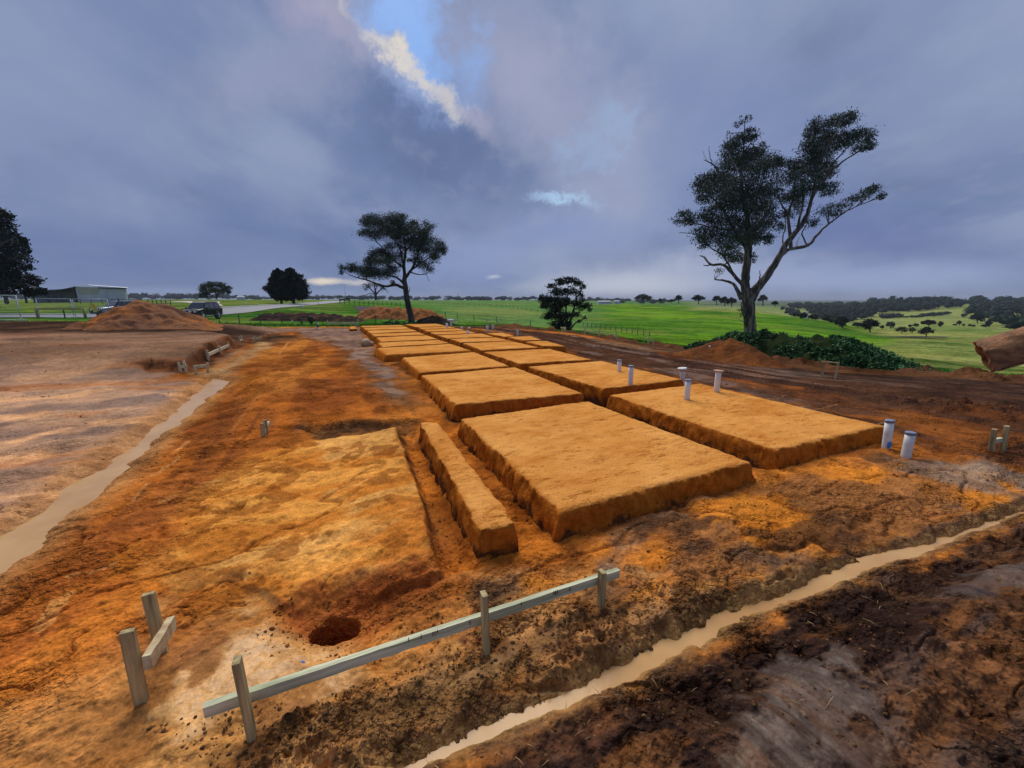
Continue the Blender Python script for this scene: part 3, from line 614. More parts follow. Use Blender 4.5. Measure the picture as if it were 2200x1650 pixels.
# ------------------------------------------------------------------ sand pads
pm, nt, b = newmat('screeded_sand')
at = N(nt, 'ShaderNodeAttribute'); at.attribute_name = 'side'
geo = N(nt, 'ShaderNodeNewGeometry')
mp = N(nt, 'ShaderNodeMapping'); mp.inputs['Rotation'].default_value = (0, 0, math.radians(25)); mp.inputs['Scale'].default_value = (1.6, .6, 1)
mp.vector_type = 'TEXTURE'; nt.links.new(geo.outputs['Position'], mp.inputs['Vector'])
ns, rs = noisecol(nt, mp.outputs[0], 2.2, lin((184, 112, 44)), lin((222, 156, 80)), .36, .56, 8, .72)
nl, rl = noisecol(nt, geo.outputs['Position'], 1.1, lin((188, 120, 54)), lin((222, 162, 92)), .38, .62, 6)
top = mix(nt, rs.outputs[0], rl.outputs[0], .45)
nf, rf = noisecol(nt, geo.outputs['Position'], 60, (.8, .78, .74), (1.15, 1.15, 1.15), .3, .7, 4, .7)
top = mix(nt, top, rf.outputs[0], 1, 'MULTIPLY')
nd, rd = noisecol(nt, mp.outputs[0], 7, (1, 1, 1), (.58, .48, .36), .55, .63, 8, .78); top = mix(nt, top, rd.outputs[0], 1, 'MULTIPLY')
kn = N(nt, 'ShaderNodeTexNoise'); kn.inputs['Scale'].default_value = 4.5; kn.inputs['Detail'].default_value = 6; kn.inputs['Roughness'].default_value = .6; nt.links.new(mp.outputs[0], kn.inputs['Vector'])
kr = N(nt, 'ShaderNodeValToRGB'); e_ = kr.color_ramp.elements; e_[0].position = .475; e_[0].color = (1, 1, 1, 1); e_[1].position = .525; e_[1].color = (1, 1, 1, 1); x_ = e_.new(.5); x_.color = (.60, .50, .40, 1)
nt.links.new(kn.outputs['Fac'], kr.inputs['Fac']); km = N(nt, 'ShaderNodeTexNoise'); km.inputs['Scale'].default_value = 1.7; nt.links.new(geo.outputs['Position'], km.inputs['Vector'])
kq = N(nt, 'ShaderNodeMapRange'); kq.inputs[1].default_value = .45; kq.inputs[2].default_value = .62; nt.links.new(km.outputs['Fac'], kq.inputs[0])
top = mix(nt, top, kr.outputs[0], kq.outputs[0], 'MULTIPLY')
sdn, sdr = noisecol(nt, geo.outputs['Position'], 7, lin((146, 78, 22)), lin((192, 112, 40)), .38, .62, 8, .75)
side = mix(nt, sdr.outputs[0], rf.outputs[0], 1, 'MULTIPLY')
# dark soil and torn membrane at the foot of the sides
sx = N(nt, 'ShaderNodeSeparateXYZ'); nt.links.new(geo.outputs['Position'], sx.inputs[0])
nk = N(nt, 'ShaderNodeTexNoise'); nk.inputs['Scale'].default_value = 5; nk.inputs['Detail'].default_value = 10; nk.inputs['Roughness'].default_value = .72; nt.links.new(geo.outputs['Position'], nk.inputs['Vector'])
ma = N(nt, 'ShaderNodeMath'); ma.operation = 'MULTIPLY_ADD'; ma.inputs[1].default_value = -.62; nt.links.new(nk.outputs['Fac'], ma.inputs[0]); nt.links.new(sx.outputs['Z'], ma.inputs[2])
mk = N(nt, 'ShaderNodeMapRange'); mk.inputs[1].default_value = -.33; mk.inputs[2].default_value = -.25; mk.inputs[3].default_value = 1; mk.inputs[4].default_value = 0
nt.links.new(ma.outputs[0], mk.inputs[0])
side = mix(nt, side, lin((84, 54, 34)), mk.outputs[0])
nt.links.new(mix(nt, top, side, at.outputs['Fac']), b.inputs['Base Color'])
b.inputs['Roughness'].default_value = .9; b.inputs['Specular IOR Level'].default_value = .0
nb = N(nt, 'ShaderNodeTexNoise'); nb.inputs['Scale'].default_value = 9; nb.inputs['Detail'].default_value = 8; nb.inputs['Roughness'].default_value = .7; nt.links.new(mp.outputs[0], nb.inputs['Vector'])
bp = N(nt, 'ShaderNodeBump'); bp.inputs['Distance'].default_value = .013; nt.links.new(nb.outputs['Fac'], bp.inputs['Height'])
nb2 = N(nt, 'ShaderNodeTexNoise'); nb2.inputs['Scale'].default_value = 45; nb2.inputs['Detail'].default_value = 5; nt.links.new(geo.outputs['Position'], nb2.inputs['Vector'])
bp2 = N(nt, 'ShaderNodeBump'); bp2.inputs['Distance'].default_value = .01; nt.links.new(nb2.outputs['Fac'], bp2.inputs['Height']); nt.links.new(bp.outputs[0], bp2.inputs['Normal'])
nt.links.new(bp2.outputs[0], b.inputs['Normal'])
PADZ = .25
def pad(px, label, z=PADZ, runs=(.10, .08, .05, .10), zb=-.2, group='sand pads between the footing trenches', rough=1.0, name='sand_pad'):
    """px: near-left, near-right, far-right, far-left corners of the top; runs: near, right, far, left side slopes in metres"""
    NL, NRt, FR, FL = [Vector((p.x, p.y)) for p in W(px, z)]
    w = ((NRt - NL).length + (FR - FL).length) / 2; l = ((FL - NL).length + (FR - NRt).length) / 2
    Yc = (NL.y + FR.y) / 2; res = max(.014, Yc * .0032)
    def axis(L, r0, r1):
        n = max(6, int(L / res)); ns_ = 9
        a = [(-r0) * (1 - k / ns_) for k in range(ns_)]
        e = [L + r1 * (k + 1) / ns_ for k in range(ns_)]
        return np.array(a + list(np.linspace(0, L, n)) + e) / L
    rn, rr, rf_, rl_ = runs
    s = axis(w, rl_, rr); t = axis(l, rn, rf_)
    Sg, Tg = np.meshgrid(s, t, indexing='ij')
    c = np.array([[*NL], [*NRt], [*FR], [*FL]])
    Pxy = ((1 - Sg) * (1 - Tg))[..., None] * c[0] + (Sg * (1 - Tg))[..., None] * c[1] + (Sg * Tg)[..., None] * c[2] + ((1 - Sg) * Tg)[..., None] * c[3]
    oS = np.where(Sg < 0, -Sg * w / rl_, np.where(Sg > 1, (Sg - 1) * w / rr, 0)); oT = np.where(Tg < 0, -Tg * l / rn, np.where(Tg > 1, (Tg - 1) * l / rf_, 0))
    o_ = np.clip(np.maximum(oS, oT) * .6 + np.hypot(oS, oT) * .4, 0, 1.25)
    X, Y = Pxy[..., 0], Pxy[..., 1]
    dx = np.minimum(Sg, 1 - Sg) * w; dt = np.minimum(Tg, 1 - Tg) * l; ed = np.minimum(dx, dt)
    Z = z - (z - zb) * sstep(0, 1.05, o_ ** 1.0) * 1.0
    Z = Z - .009 * sstep(.04, 0, np.maximum(ed, 0)) * rough
    Z = Z + (.006 * fbm(X, Y, .6, 3, 5) + .003 * fbm(X, Y, .08, 3, 6)) * rough
    sidem = sstep(.0, .15, o_)
    amp = sstep(.12, -.02, ed)
    k = min(1, 8 / Yc) * rough
    ox = fbm(X + Z * 2, Y, .22, 3, 7) * .018 + fbm(X, Y + Z * 3, .06, 3, 8) * .012 * k
    oy = fbm(X, Y + Z * 2, .22, 3, 9) * .018 + fbm(X + Z * 3, Y, .06, 3, 10) * .012 * k
    lump = fbm(X * 1.3 + Z, Y * 1.3 - Z, .10, 4, 12) * .022 * sidem * k
    cx, cy = (NL + NRt + FR + FL) / 4
    rad = np.stack([X - cx, Y - cy], -1); rad /= np.maximum(np.linalg.norm(rad, axis=-1, keepdims=True), .01)
    X = X + ox * amp * rough + rad[..., 0] * lump; Y = Y + oy * amp * rough + rad[..., 1] * lump
    V = np.stack([X, Y, Z], -1).reshape(-1, 3); a, b_ = Sg.shape; ii = np.arange(a * b_).reshape(a, b_)
    q_ = np.stack([ii[:-1, :-1], ii[1:, :-1], ii[1:, 1:], ii[:-1, 1:]], -1).reshape(-1, 4)
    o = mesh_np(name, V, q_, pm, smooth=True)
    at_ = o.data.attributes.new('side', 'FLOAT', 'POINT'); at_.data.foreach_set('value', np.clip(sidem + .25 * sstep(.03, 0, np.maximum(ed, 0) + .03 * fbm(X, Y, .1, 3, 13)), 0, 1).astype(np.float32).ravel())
    tag(o, label, 'sand pad', group); return o
ordn = ['nearest the timber rail', 'second', 'third', 'fourth', 'fifth', 'sixth', 'seventh', 'eighth', 'ninth', 'tenth']
rowL = [
 ([(1206, 1094), (1608, 991), (1262, 861), (993, 899)], (.13, .09, .05, .13)),
 ([(980, 868), (1252, 845), (1107, 788), (908, 806)], (.06, .07, .04, .17)),
 ([(903, 799), (1095, 786), (1019, 756), (866, 768)], (.05, .07, .04, .2)),
 ([(832, 761), (1010, 752.5), (969, 738.5), (812, 748)], (.3, .07, .04, .3)),
 ([(823, 745), (966, 737), (943, 730), (813, 736)], (.05, .07, .04, .2)),
 ([(820, 734), (940, 728), (917, 720), (809, 724.5)], (.06, .07, .05, .15)),
 ([(807, 722.5), (914, 718.5), (899, 713.5), (798, 717)], (.06, .07, .05, .15)),
 ([(797, 715.5), (897, 711.5), (885, 707.2), (789, 710)], (.06, .07, .06, .15)),
 ([(787, 708.6), (882, 706), (872, 702), (781, 704.2)], (.06, .07, .06, .15)),
 ([(780, 703.2), (871, 701), (862, 698), (775, 700)], (.06, .07, .06, .15))]
for i, (px, rn) in enumerate(rowL):
    lb = ('broad flat orange sand pad closest to the timber rail, beside the narrow sand strip' if i == 0 else
          'flat sand pad, %s from the rail in the row beside the rutted track' % ordn[i])
    pad(px, lb, runs=rn)
rowM = [
 ([(1668, 964), (1898, 914), (1504, 824), (1312, 848)], (.15, .09, .05, .13)),
 ([(1298, 834), (1466, 815), (1292, 775), (1136, 787)], (.06, .07, .04, .08)),
 ([(1118, 781), (1270, 772), (1182, 749), (1041, 756)], (.06, .07, .04, .08)),
 ([(1035, 752), (1156, 746), (1099, 732.5), (996, 737)], (.06, .07, .04, .08)),
 ([(990, 735), (1096, 731.5), (1066, 724.5), (968, 728)], (.06, .07, .05, .08)),
 ([(962, 726.5), (1060, 723.2), (1036, 716.5), (939, 719.5)], (.06, .07, .05, .08)),
 ([(936, 718), (1024, 715.6), (1004, 710.6), (924, 713.5)], (.06, .07, .05, .08)),
 ([(921, 712.2), (1000, 709.4), (985, 705.6), (909, 708)], (.06, .07, .06, .08)),
 ([(907, 707), (982, 704.6), (966, 701.5), (899, 703.3)], (.06, .07, .06, .08)),
 ([(896, 702.4), (962, 700.6), (936, 695), (871, 696.6)], (.06, .07, .06, .08))]
for i, (px, rn) in enumerate(rowM):
    lb = ('wide orange sand pad with two white pipes standing in its far end' if i == 0 else
          'flat sand pad, %s from the front in the row bordering the dark mud' % ordn[i])
    pad(px, lb, runs=rn)
for px, lb in (([(1170, 743), (1214, 743), (1174, 732), (1130, 733.5)], 'small orange sand pad at the near end of the short outer row'),
               ([(1124, 731), (1163, 729.6), (1141, 722), (1092, 723.6)], 'small orange sand pad in the middle of the short outer row'),
               ([(1085, 723), (1106, 721.5), (1082, 715), (1047, 715.6)], 'small orange sand pad at the far end of the short outer row'),
               ([(752, 706.5), (766, 706), (763, 700.5), (751, 701.5)], 'tiny orange sand pad by the white crossbar at the far end of the site')):
    pad(px, lb, z=.12 if 'tiny' in lb else PADZ)
pad([(1036, 1136), (1104, 1122), (940, 907), (904, 907)], 'long narrow orange sand strip between two trenches', z=.22, runs=(.06, .08, .06, .09), zb=-.18, name='sand_strip', group=None, rough=.9)
# ------------------------------------------------------------------ spoil heaps
def heapmat(name, c0, c1, c2, s=1.2):
    m, nt, b = newmat(name); geo = N(nt, 'ShaderNodeNewGeometry')
    n, r = noisecol(nt, geo.outputs['Position'], s, c0, c2, .3, .7, 8, .65); x = r.color_ramp.elements.new(.5); x.color = (*c1, 1)
    nf, rf = noisecol(nt, geo.outputs['Position'], 18, (.65, .62, .6), (1.2, 1.2, 1.2), .3, .7, 6, .75)
    nt.links.new(mix(nt, r.outputs[0], rf.outputs[0], 1, 'MULTIPLY'), b.inputs['Base Color']); b.inputs['Roughness'].default_value = .9; b.inputs['Specular IOR Level'].default_value = .03
    nb = N(nt, 'ShaderNodeTexNoise'); nb.inputs['Scale'].default_value = 7; nb.inputs['Detail'].default_value = 8; nb.inputs['Roughness'].default_value = .7
    nt.links.new(geo.outputs['Position'], nb.inputs['Vector']); bp = N(nt, 'ShaderNodeBump'); bp.inputs['Distance'].default_value = .12
    nt.links.new(nb.outputs['Fac'], bp.inputs['Height']); nt.links.new(bp.outputs[0], b.inputs['Normal']); return m
M['heap_orange'] = heapmat('orange_spoil', lin((112, 84, 72)), lin((152, 104, 70)), lin((196, 118, 50)), .5)
M['heap_brown'] = heapmat('brown_spoil', lin((44, 34, 32)), lin((62, 46, 40)), lin((112, 78, 54)), .7)
M['heap_tan'] = heapmat('tan_spoil', lin((128, 82, 48)), lin((160, 104, 60)), lin((182, 124, 74)), 1)
M['heap_dark'] = heapmat('dark_spoil', lin((34, 32, 28)), lin((50, 46, 36)), lin((78, 64, 50)), .8)
M['heap_rust'] = heapmat('rust_spoil', lin((78, 50, 36)), lin((120, 72, 38)), lin((160, 94, 42)), .8)
M['heap_green'] = heapmat('weedy_topsoil', lin((40, 40, 26)), lin((34, 52, 26)), lin((60, 66, 36)), 1.5)
def heap(name, mat, peaks, label, res=.12, rough=.1, tall=None, seed=0, cat='dirt mound', skirt=.06, p=1.0):
    """peaks: (x, y, radius_x, radius_y, height); sum-max of cones over the terrain"""
    x0 = min(a - 1.3 * rx for a, b_, rx, ry, h in peaks); x1 = max(a + 1.3 * rx for a, b_, rx, ry, h in peaks)
    y0 = min(b_ - 1.3 * ry for a, b_, rx, ry, h in peaks); y1 = max(b_ + 1.3 * ry for a, b_, rx, ry, h in peaks)
    xs = np.arange(x0, x1, res); ys = np.arange(y0, y1, res); X, Y = np.meshgrid(xs, ys, indexing='ij')
    hh = np.full(X.shape, -1e3)
    for a, b_, rx, ry, h in peaks:
        r = np.hypot((X - a) / rx, (Y - b_) / ry) + .10 * fbm(X, Y, .9, 3, seed + 1) + .05 * fbm(X, Y, .3, 3, seed + 2)
        hh = np.maximum(hh, h * (1 - np.clip(r, 0, 3) ** p))
    hh = hh + rough * (fbm(X, Y, .45, 4, seed + 3)) * sstep(-.05, .25, hh) 
    Z = G(X, Y) + hh
    keep = hh > -skirt
    ii = np.arange(X.size).reshape(X.shape)
    kq = keep[:-1, :-1] | keep[1:, :-1] | keep[1:, 1:] | keep[:-1, 1:]
    q_ = np.stack([ii[:-1, :-1], ii[1:, :-1], ii[1:, 1:], ii[:-1, 1:]], -1)[kq]
    Z = np.maximum(Z, G(X, Y) - .15)
    u_, inv = np.unique(q_, return_inverse=True)
    V = np.stack([X, Y, Z], -1).reshape(-1, 3)[u_]
    base = Vector((peaks[0][0], peaks[0][1], gz(peaks[0][0], peaks[0][1])))
    o = mesh_np(name, V - np.array(base), inv.reshape(-1, 4), mat, smooth=True); o.location = base
    if label: tag(o, label, cat)
    return o, (X, Y, Z, hh)
def hp(u, v, Y): p = atY(u, v, Y); return p.x, p.y, p.z - gz(p.x, p.y)
# left spoil pile
Yp = 21.0
x1, y1, h1 = hp(302, 653, Yp); x2, y2, h2 = hp(352, 657, Yp + .6); x3, y3, h3 = hp(250, 678, Yp - .6)
heap('spoil_heap', M['heap_orange'], [(x1, y1, 2.75, 2.6, h1 + .12), (x2, y2, 2.3, 2.2, h2 + .1), (x3, y3, 1.7, 1.8, h3 + .02), (x2 + 1.0, y2 - .8, 1.9, 1.7, h2 * .55)], 'large orange and grey spoil heap in front of the silver four wheel drive', res=.07, rough=.10, seed=20)
def strip_heap(name, mat, pts, Yb, label, rx, ry, res=.12, rough=.12, seed=0, k=.05, p=1.3):
    pk = []
    for u, v, dY in pts:
        x, y, h = hp(u, v, Yb + dY); pk.append((x, y, rx, ry, max(h, .15) + k))
    return heap(name, mat, pk, label, res=res, rough=rough, seed=seed, p=p)
strip_heap('spoil_heap', M['heap_brown'], [(580, 673, 1), (605, 671, 1), (625, 674, 0), (650, 671, 0), (670, 673, 0), (695, 675, 0), (720, 677, 0), (748, 681, -.5)], 43, 'long low dark brown spoil bank in the grass behind the black post fence', 2.0, 1.6, seed=30)
strip_heap('spoil_heap', M['heap_tan'], [(800, 661, 0), (815, 660, 0), (833, 661, 0), (852, 662, 0), (880, 661, 0), (905, 662, 0), (922, 669, 0)], 50, 'broad tan clay heap behind the leaning gum tree', 2.4, 2.6, res=.14, rough=.2, seed=40)
strip_heap('spoil_heap', M['heap_dark'], [(918, 682, 0), (928, 678, 0), (940, 679, 0), (953, 686, 0)], 36, 'small dark soil heap at the foot of the leaning gum tree', 1.3, 1.4, res=.1, rough=.08, seed=50)
strip_heap('spoil_heap', M['heap_rust'], [(1548, 731, .3), (1568, 730, 0), (1590, 741, -.3), (1612, 756, -.8), (1524, 740, .3)], 14.6, 'rust orange spoil heap in front of the weedy green mound', 1.15, 1.3, res=.045, rough=.06, seed=60, p=1.15)
gh = empty('weedy_mound', (8, 15, gz(8, 15))); tag(gh, 'long soil mound overgrown with dark green weeds under the big gum tree', 'overgrown mound')
pk = []
for u, v, Y in ((1550, 728, 17.5), (1580, 718, 17.5), (1610, 716, 17), (1645, 716, 16.8), (1685, 722, 16.2), (1720, 726, 15.6), (1755, 724, 15), (1790, 727, 14.6), (1825, 734, 14), (1860, 752, 13.6), (1890, 776, 13.2)):
    x, y, h = hp(u, v, Y); pk.append((x, y, 1.25 if u < 1840 else .9, 1.5, max(h, .1) + .03))
mo, (mX, mY, mZ, mh) = heap('soil', M['heap_green'], pk, None, res=.07, rough=.10, seed=70, p=1.5)
mo.parent = gh; mo.location = Vector(mo.location) - gh.location
# ------------------------------------------------------------------ leaf cloud tools
def leaves(centers, size, aspect=.4, droop=0.3, jit=.3):
    """quads: centers Nx3 -> verts, faces"""
    n = len(centers); d = rng.normal(size=(n, 3)); d[:, 2] -= droop * 2; d /= np.linalg.norm(d, axis=1, keepdims=True)
    e = rng.normal(size=(n, 3)); e -= d * (e * d).sum(1, keepdims=True); e /= np.linalg.norm(e, axis=1, keepdims=True)
    s = (size * rng.uniform(1 - jit, 1 + jit, n))[:, None]
    a = d * s * .5; w_ = e * s * aspect * .5; c = np.asarray(centers)
    V = np.stack([c - a, c + w_ - a * .1, c + a, c - w_ - a * .1], 1).reshape(-1, 3)
    return V, np.arange(4 * n).reshape(-1, 4)
def puffs(c, r, n_puff, n_leaf, pr=.38, hollow=.3):
    """leaf positions in small clumps scattered inside an ellipsoid"""
    d = rng.normal(size=(n_puff, 3)); d /= np.linalg.norm(d, axis=1, keepdims=True)
    rr = (hollow + (1 - hollow) * rng.random(n_puff)) ** .6
    pc = d * rr[:, None] * np.array(r) * .82
    k = rng.integers(0, n_puff, n_leaf)
    g = rng.normal(size=(n_leaf, 3)) * np.array(r) * pr * np.array([1, 1, .8]) * .62
    return pc[k] + g + np.array(c)
# weeds on the mound
sel = (mh > .02); ids = np.nonzero(sel.ravel())[0]; pick = rng.choice(ids, 42000)
bx, by, bz = mX.ravel()[pick], mY.ravel()[pick], mZ.ravel()[pick]
dens = fbm(bx, by, .6, 3, 75) + .28
kp = dens > 0
pos = np.stack([bx, by, bz], 1)[kp] + rng.normal(size=(kp.sum(), 3)) * [.04, .04, .03] + [0, 0, .025]
V, Fq = leaves(pos, .075, .75, .0)
o = mesh_np('weeds', V - np.array(gh.location), Fq, M['weedleaf'], gh)
# ------------------------------------------------------------------ trees
def build_tree(name, label, cat, base_uv, Y, zpos, branches, blobs, leaf, bark, leafsize, dens=1.0, depth=1.0, zoff=None, droop=.35, aspect=.35, group=None, pr=.38, twigs=3, seed=1, base=None, hollow=.3, nside=8):
    """branches: [(zx, zy, r_px), ...] in crop pixels; zpos maps a crop pixel to photo pixel"""
    rs = random.Random(seed)
    sc = zpos[2]
    b0 = atY(*base_uv, Y) if base is None else base
    root = empty(name, b0); tag(root, label, cat, group)
    def P3(zx, zy, dy=0): return atY(zpos[0] + zx / sc, zpos[1] + zy / sc, Y + dy) - b0
    mb = MB(); skel = []
    ext = (max(b[0] for b in blobs) - min(b[0] for b in blobs)) / sc * pxm(Y)
    for bi, br in enumerate(branches):
        ph = rs.uniform(-1, 1) * ext * .22 * depth if bi > 0 else 0
        pts = []; rad = []
        n = len(br)
        start = None
        if bi > 0 and skel:   # keep the root of a limb attached
            p0 = P3(br[0][0], br[0][1]); start = min(skel, key=lambda s_: ((s_[0] - p0).xz.length))[0].y
        else: start = 0
        for i, (zx, zy, r) in enumerate(br):
            t = i / max(n - 1, 1); dy = start + ph * t
            p = P3(zx, zy, dy); pts.append(p); rad.append(max(r / sc * pxm(Y + dy), .012))
        # subdivide with slight wobble
        fine = [pts[0]]; fr = [rad[0]]
        for i in range(len(pts) - 1):
            L = (pts[i + 1] - pts[i]).length
            for k in range(1, 5):
                t = k / 4
                p_prev = pts[i - 1] if i > 0 else pts[i] * 2 - pts[i + 1]; p_next = pts[i + 2] if i + 2 < len(pts) else pts[i + 1] * 2 - pts[i]
                a, b_, c_, d_ = p_prev, pts[i], pts[i + 1], p_next
                q = .5 * ((2 * b_) + (c_ - a) * t + (2 * a - 5 * b_ + 4 * c_ - d_) * t * t + (3 * b_ - a - 3 * c_ + d_) * t ** 3)
                if k < 4: q = q + Vector([rs.uniform(-1, 1) for _ in range(3)]) * L * .03
                fine.append(q); fr.append(rad[i] + (rad[i + 1] - rad[i]) * t)
        mb.tube(fine, fr, nside if fr[0] > .06 else 5)
        skel += [(p, r) for p, r in zip(fine, fr)]
    allp = []
    for (zx, zy, rx, ry, *rest) in blobs:
        k = rest[0] if rest else 1.0
        c0 = P3(zx, zy); near = min(skel, key=lambda s_: (s_[0] - c0).xz.length + .6 * max(0, (s_[0] - c0).z))
        dy = near[0].y + rs.uniform(-1, 1) * (rx + 20) / sc * pxm(Y) * .8 * depth
        c = P3(zx, zy, dy); m_ = pxm(Y + dy)
        R = (rx / sc * m_, (rx + ry) / 2 / sc * m_ * 1.0, ry / sc * m_)
        area = R[0] * R[2] * math.pi
        nl = int(area / (leafsize ** 2 * aspect) * 7.0 * dens * k)
        npf = max(9, int(20 * max(k, .6) * max(1, rx / 60)))
        allp.append(puffs(c, R, npf, max(nl, 8), pr, hollow))
        # twigs from the limb to the clump
        for tw in range(twigs):
            e = c + Vector((rs.uniform(-.75, .75) * R[0], rs.uniform(-.6, .6) * R[1], rs.uniform(-.3, .75) * R[2]))
            s_ = near[0]; mid = s_.lerp(e, .5) + Vector((rs.uniform(-.12, .12) * R[0], 0, rs.uniform(-.15, .1) * R[2]))
            r0 = min(near[1] * .6, .05 * Y / 45 + (e - s_).length * .008)
            if (e - s_).length > .1: mb.tube([s_, s_.lerp(mid, .5), mid, mid.lerp(e, .5), e], [r0, r0 * .8, r0 * .6, r0 * .4, r0 * .2], 4)
    mb.build('trunk', bark, root, smooth=True)
    V, Fq = leaves(np.concatenate(allp), leafsize, aspect, droop)
    mesh_np('crown', V, Fq, leaf, root)
    return root
Z4 = (1420, 220, 3.174)
gum_br = [
 [(612, 1620, 46), (610, 1560, 40), (604, 1480, 37), (600, 1400, 38), (592, 1330, 40), (588, 1270, 36)],
 [(585, 1330, 30), (575, 1250, 27), (580, 1150, 25), (590, 1050, 23), (600, 950, 19), (590, 800, 14), (560, 650, 11), (550, 500, 8), (560, 350, 5), (570, 200, 3), (575, 110, 1.5)],
 [(608, 1345, 34), (650, 1270, 29), (720, 1190, 24), (790, 1080, 20), (850, 970, 17), (930, 870, 15), (1000, 760, 12), (1030, 650, 10), (1100, 550, 8), (1180, 450, 6), (1290, 370, 4), (1400, 310, 2.5)],
 [(1030, 650, 8), (1060, 500, 6), (1100, 380, 5), (1170, 250, 3.5), (1230, 140, 2)],
 [(1100, 550, 6), (1160, 440, 5), (1260, 320, 3.5), (1380, 240, 2)],
 [(1060, 500, 5), (1040, 350, 4), (1040, 200, 2)],
 [(820, 1040, 13), (880, 1000, 11), (1000, 975, 10), (1060, 910, 8), (1120, 850, 6), (1220, 770, 5), (1330, 710, 3.5), (1480, 655, 2)],
 [(885, 1000, 11), (880, 900, 10), (870, 780, 8), (900, 650, 6), (920, 500, 4.5), (930, 420, 2.5)],
 [(930, 870, 8), (960, 740, 6), (970, 600, 4), (950, 500, 2.5)],
 [(870, 780, 6), (820, 690, 4.5), (790, 600, 3), (800, 470, 2)],
 [(550, 1340, 16), (520, 1280, 12), (490, 1235, 9), (430, 1215, 7), (365, 1208, 4)],
 [(565, 1260, 13), (500, 1180, 11), (430, 1110, 9), (340, 1105, 7), (300, 1060, 6), (265, 1045, 3)],
 [(340, 1105, 5), (315, 1113, 4), (290, 1110, 2)],
 [(500, 1180, 7), (430, 1050, 5), (330, 980, 4), (240, 900, 3), (120, 890, 1.5)],
 [(590, 1020, 12), (500, 870, 9), (430, 740, 7), (360, 660, 5), (280, 570, 3)],
 [(500, 870, 6), (400, 860, 5), (250, 830, 3.5), (130, 800, 2)],
 [(560, 650, 7), (480, 560, 5.5), (400, 480, 5), (350, 420, 4), (292, 392, 2)],
 [(352, 425, 3), (335, 370, 2.2), (330, 300, 1.4)], [(318, 405, 2.2), (295, 365, 1.8), (284, 330, 1.2)],
 [(590, 800, 8), (660, 650, 6), (700, 520, 4), (720, 400, 2)],
 [(600, 950, 9), (680, 820, 7), (740, 730, 4), (760, 660, 2)],
 [(550, 500, 5), (480, 380, 3.5), (450, 230, 2)], [(560, 350, 4), (620, 260, 2.6), (650, 190, 1.5)],
 [(840, 990, 6), (830, 930, 4), (850, 820, 3), (840, 720, 2)], [(1000, 975, 5), (960, 900, 4), (1000, 820, 2)],
 [(920, 1000, 4), (925, 960, 3), (945, 920, 1.5)], [(665, 1240, 5), (672, 1190, 3.5), (676, 1145, 1.5)],
 [(580, 1540, 7), (570, 1460, 6), (550, 1400, 4), (545, 1360, 2)], [(575, 1500, 4), (535, 1480, 2.5), (505, 1462, 1.3)]]
gum_bl = [(575, 110, 34, 24, .35), (520, 150, 32, 22, .4), (460, 215, 18, 14, .3), (605, 215, 52, 34), (550, 265, 80, 45), (680, 320, 38, 34, .8), (480, 330, 60, 55), (600, 385, 90, 60), (720, 390, 85, 46), (780, 410, 50, 34), (500, 440, 110, 58), (690, 470, 100, 62), (845, 410, 36, 26, .8), (930, 430, 66, 48), (1075, 150, 58, 40), (1020, 205, 44, 34), (1190, 130, 50, 34), (1260, 120, 64, 40), (1300, 90, 26, 24), (1110, 225, 56, 40, .8), (1050, 310, 76, 66), (1160, 280, 90, 70), (1290, 240, 74, 54), (1390, 240, 54, 44), (1425, 300, 36, 26), (1340, 320, 46, 30, .6), (1070, 400, 90, 60), (1120, 470, 74, 56), (960, 500, 74, 50), (850, 520, 64, 44, .6),
 (315, 520, 70, 40, .8), (275, 575, 52, 50), (400, 520, 100, 50), (400, 590, 100, 60), (540, 590, 120, 80), (680, 600, 105, 70), (290, 650, 50, 34, .8), (450, 690, 120, 60), (600, 700, 120, 62), (720, 720, 52, 44, .8), (160, 790, 66, 44), (215, 810, 40, 30, .7), (310, 760, 62, 46), (420, 800, 100, 60), (560, 850, 130, 60), (700, 800, 84, 56), (800, 850, 44, 34, .6), (310, 900, 84, 56), (480, 930, 120, 70), (620, 920, 90, 46), (720, 930, 52, 32), (290, 960, 48, 34, .7), (450, 1020, 66, 48), (520, 1060, 56, 40), (630, 1060, 20, 40, .6), (820, 640, 52, 52, .7), (900, 620, 52, 50, .8), (960, 600, 56, 56), (1145, 600, 50, 44), (1060, 570, 56, 40), (830, 760, 50, 34, .5), (900, 740, 40, 50, .5), (960, 690, 46, 40, .6), (1010, 820, 60, 40, .45), (1150, 740, 76, 42, .6), (1245, 700, 36, 24, .6), (1330, 650, 66, 26, .6), (1400, 615, 44, 28, .8), (1450, 590, 42, 24), (1505, 640, 28, 20), (400, 1150, 34, 20, .35), (550, 1425, 20, 34, .5)]
gb = atY(1612, 725, 46); gb.z = min(gb.z, gz(gb.x, gb.y)) - .1
build_tree('gum_tree', 'tall pale trunked gum tree forking above the weedy mound', 'tree', None, 46, Z4, gum_br, [(b_[0], b_[1], b_[2] * 1.12, b_[3] * 1.15, *b_[4:]) for b_ in gum_bl], M['gumleaf'], M['gumbark'], .22, dens=.85, base=gb, seed=3, droop=.5, pr=.42)
Z2 = (550, 420, 4.0)
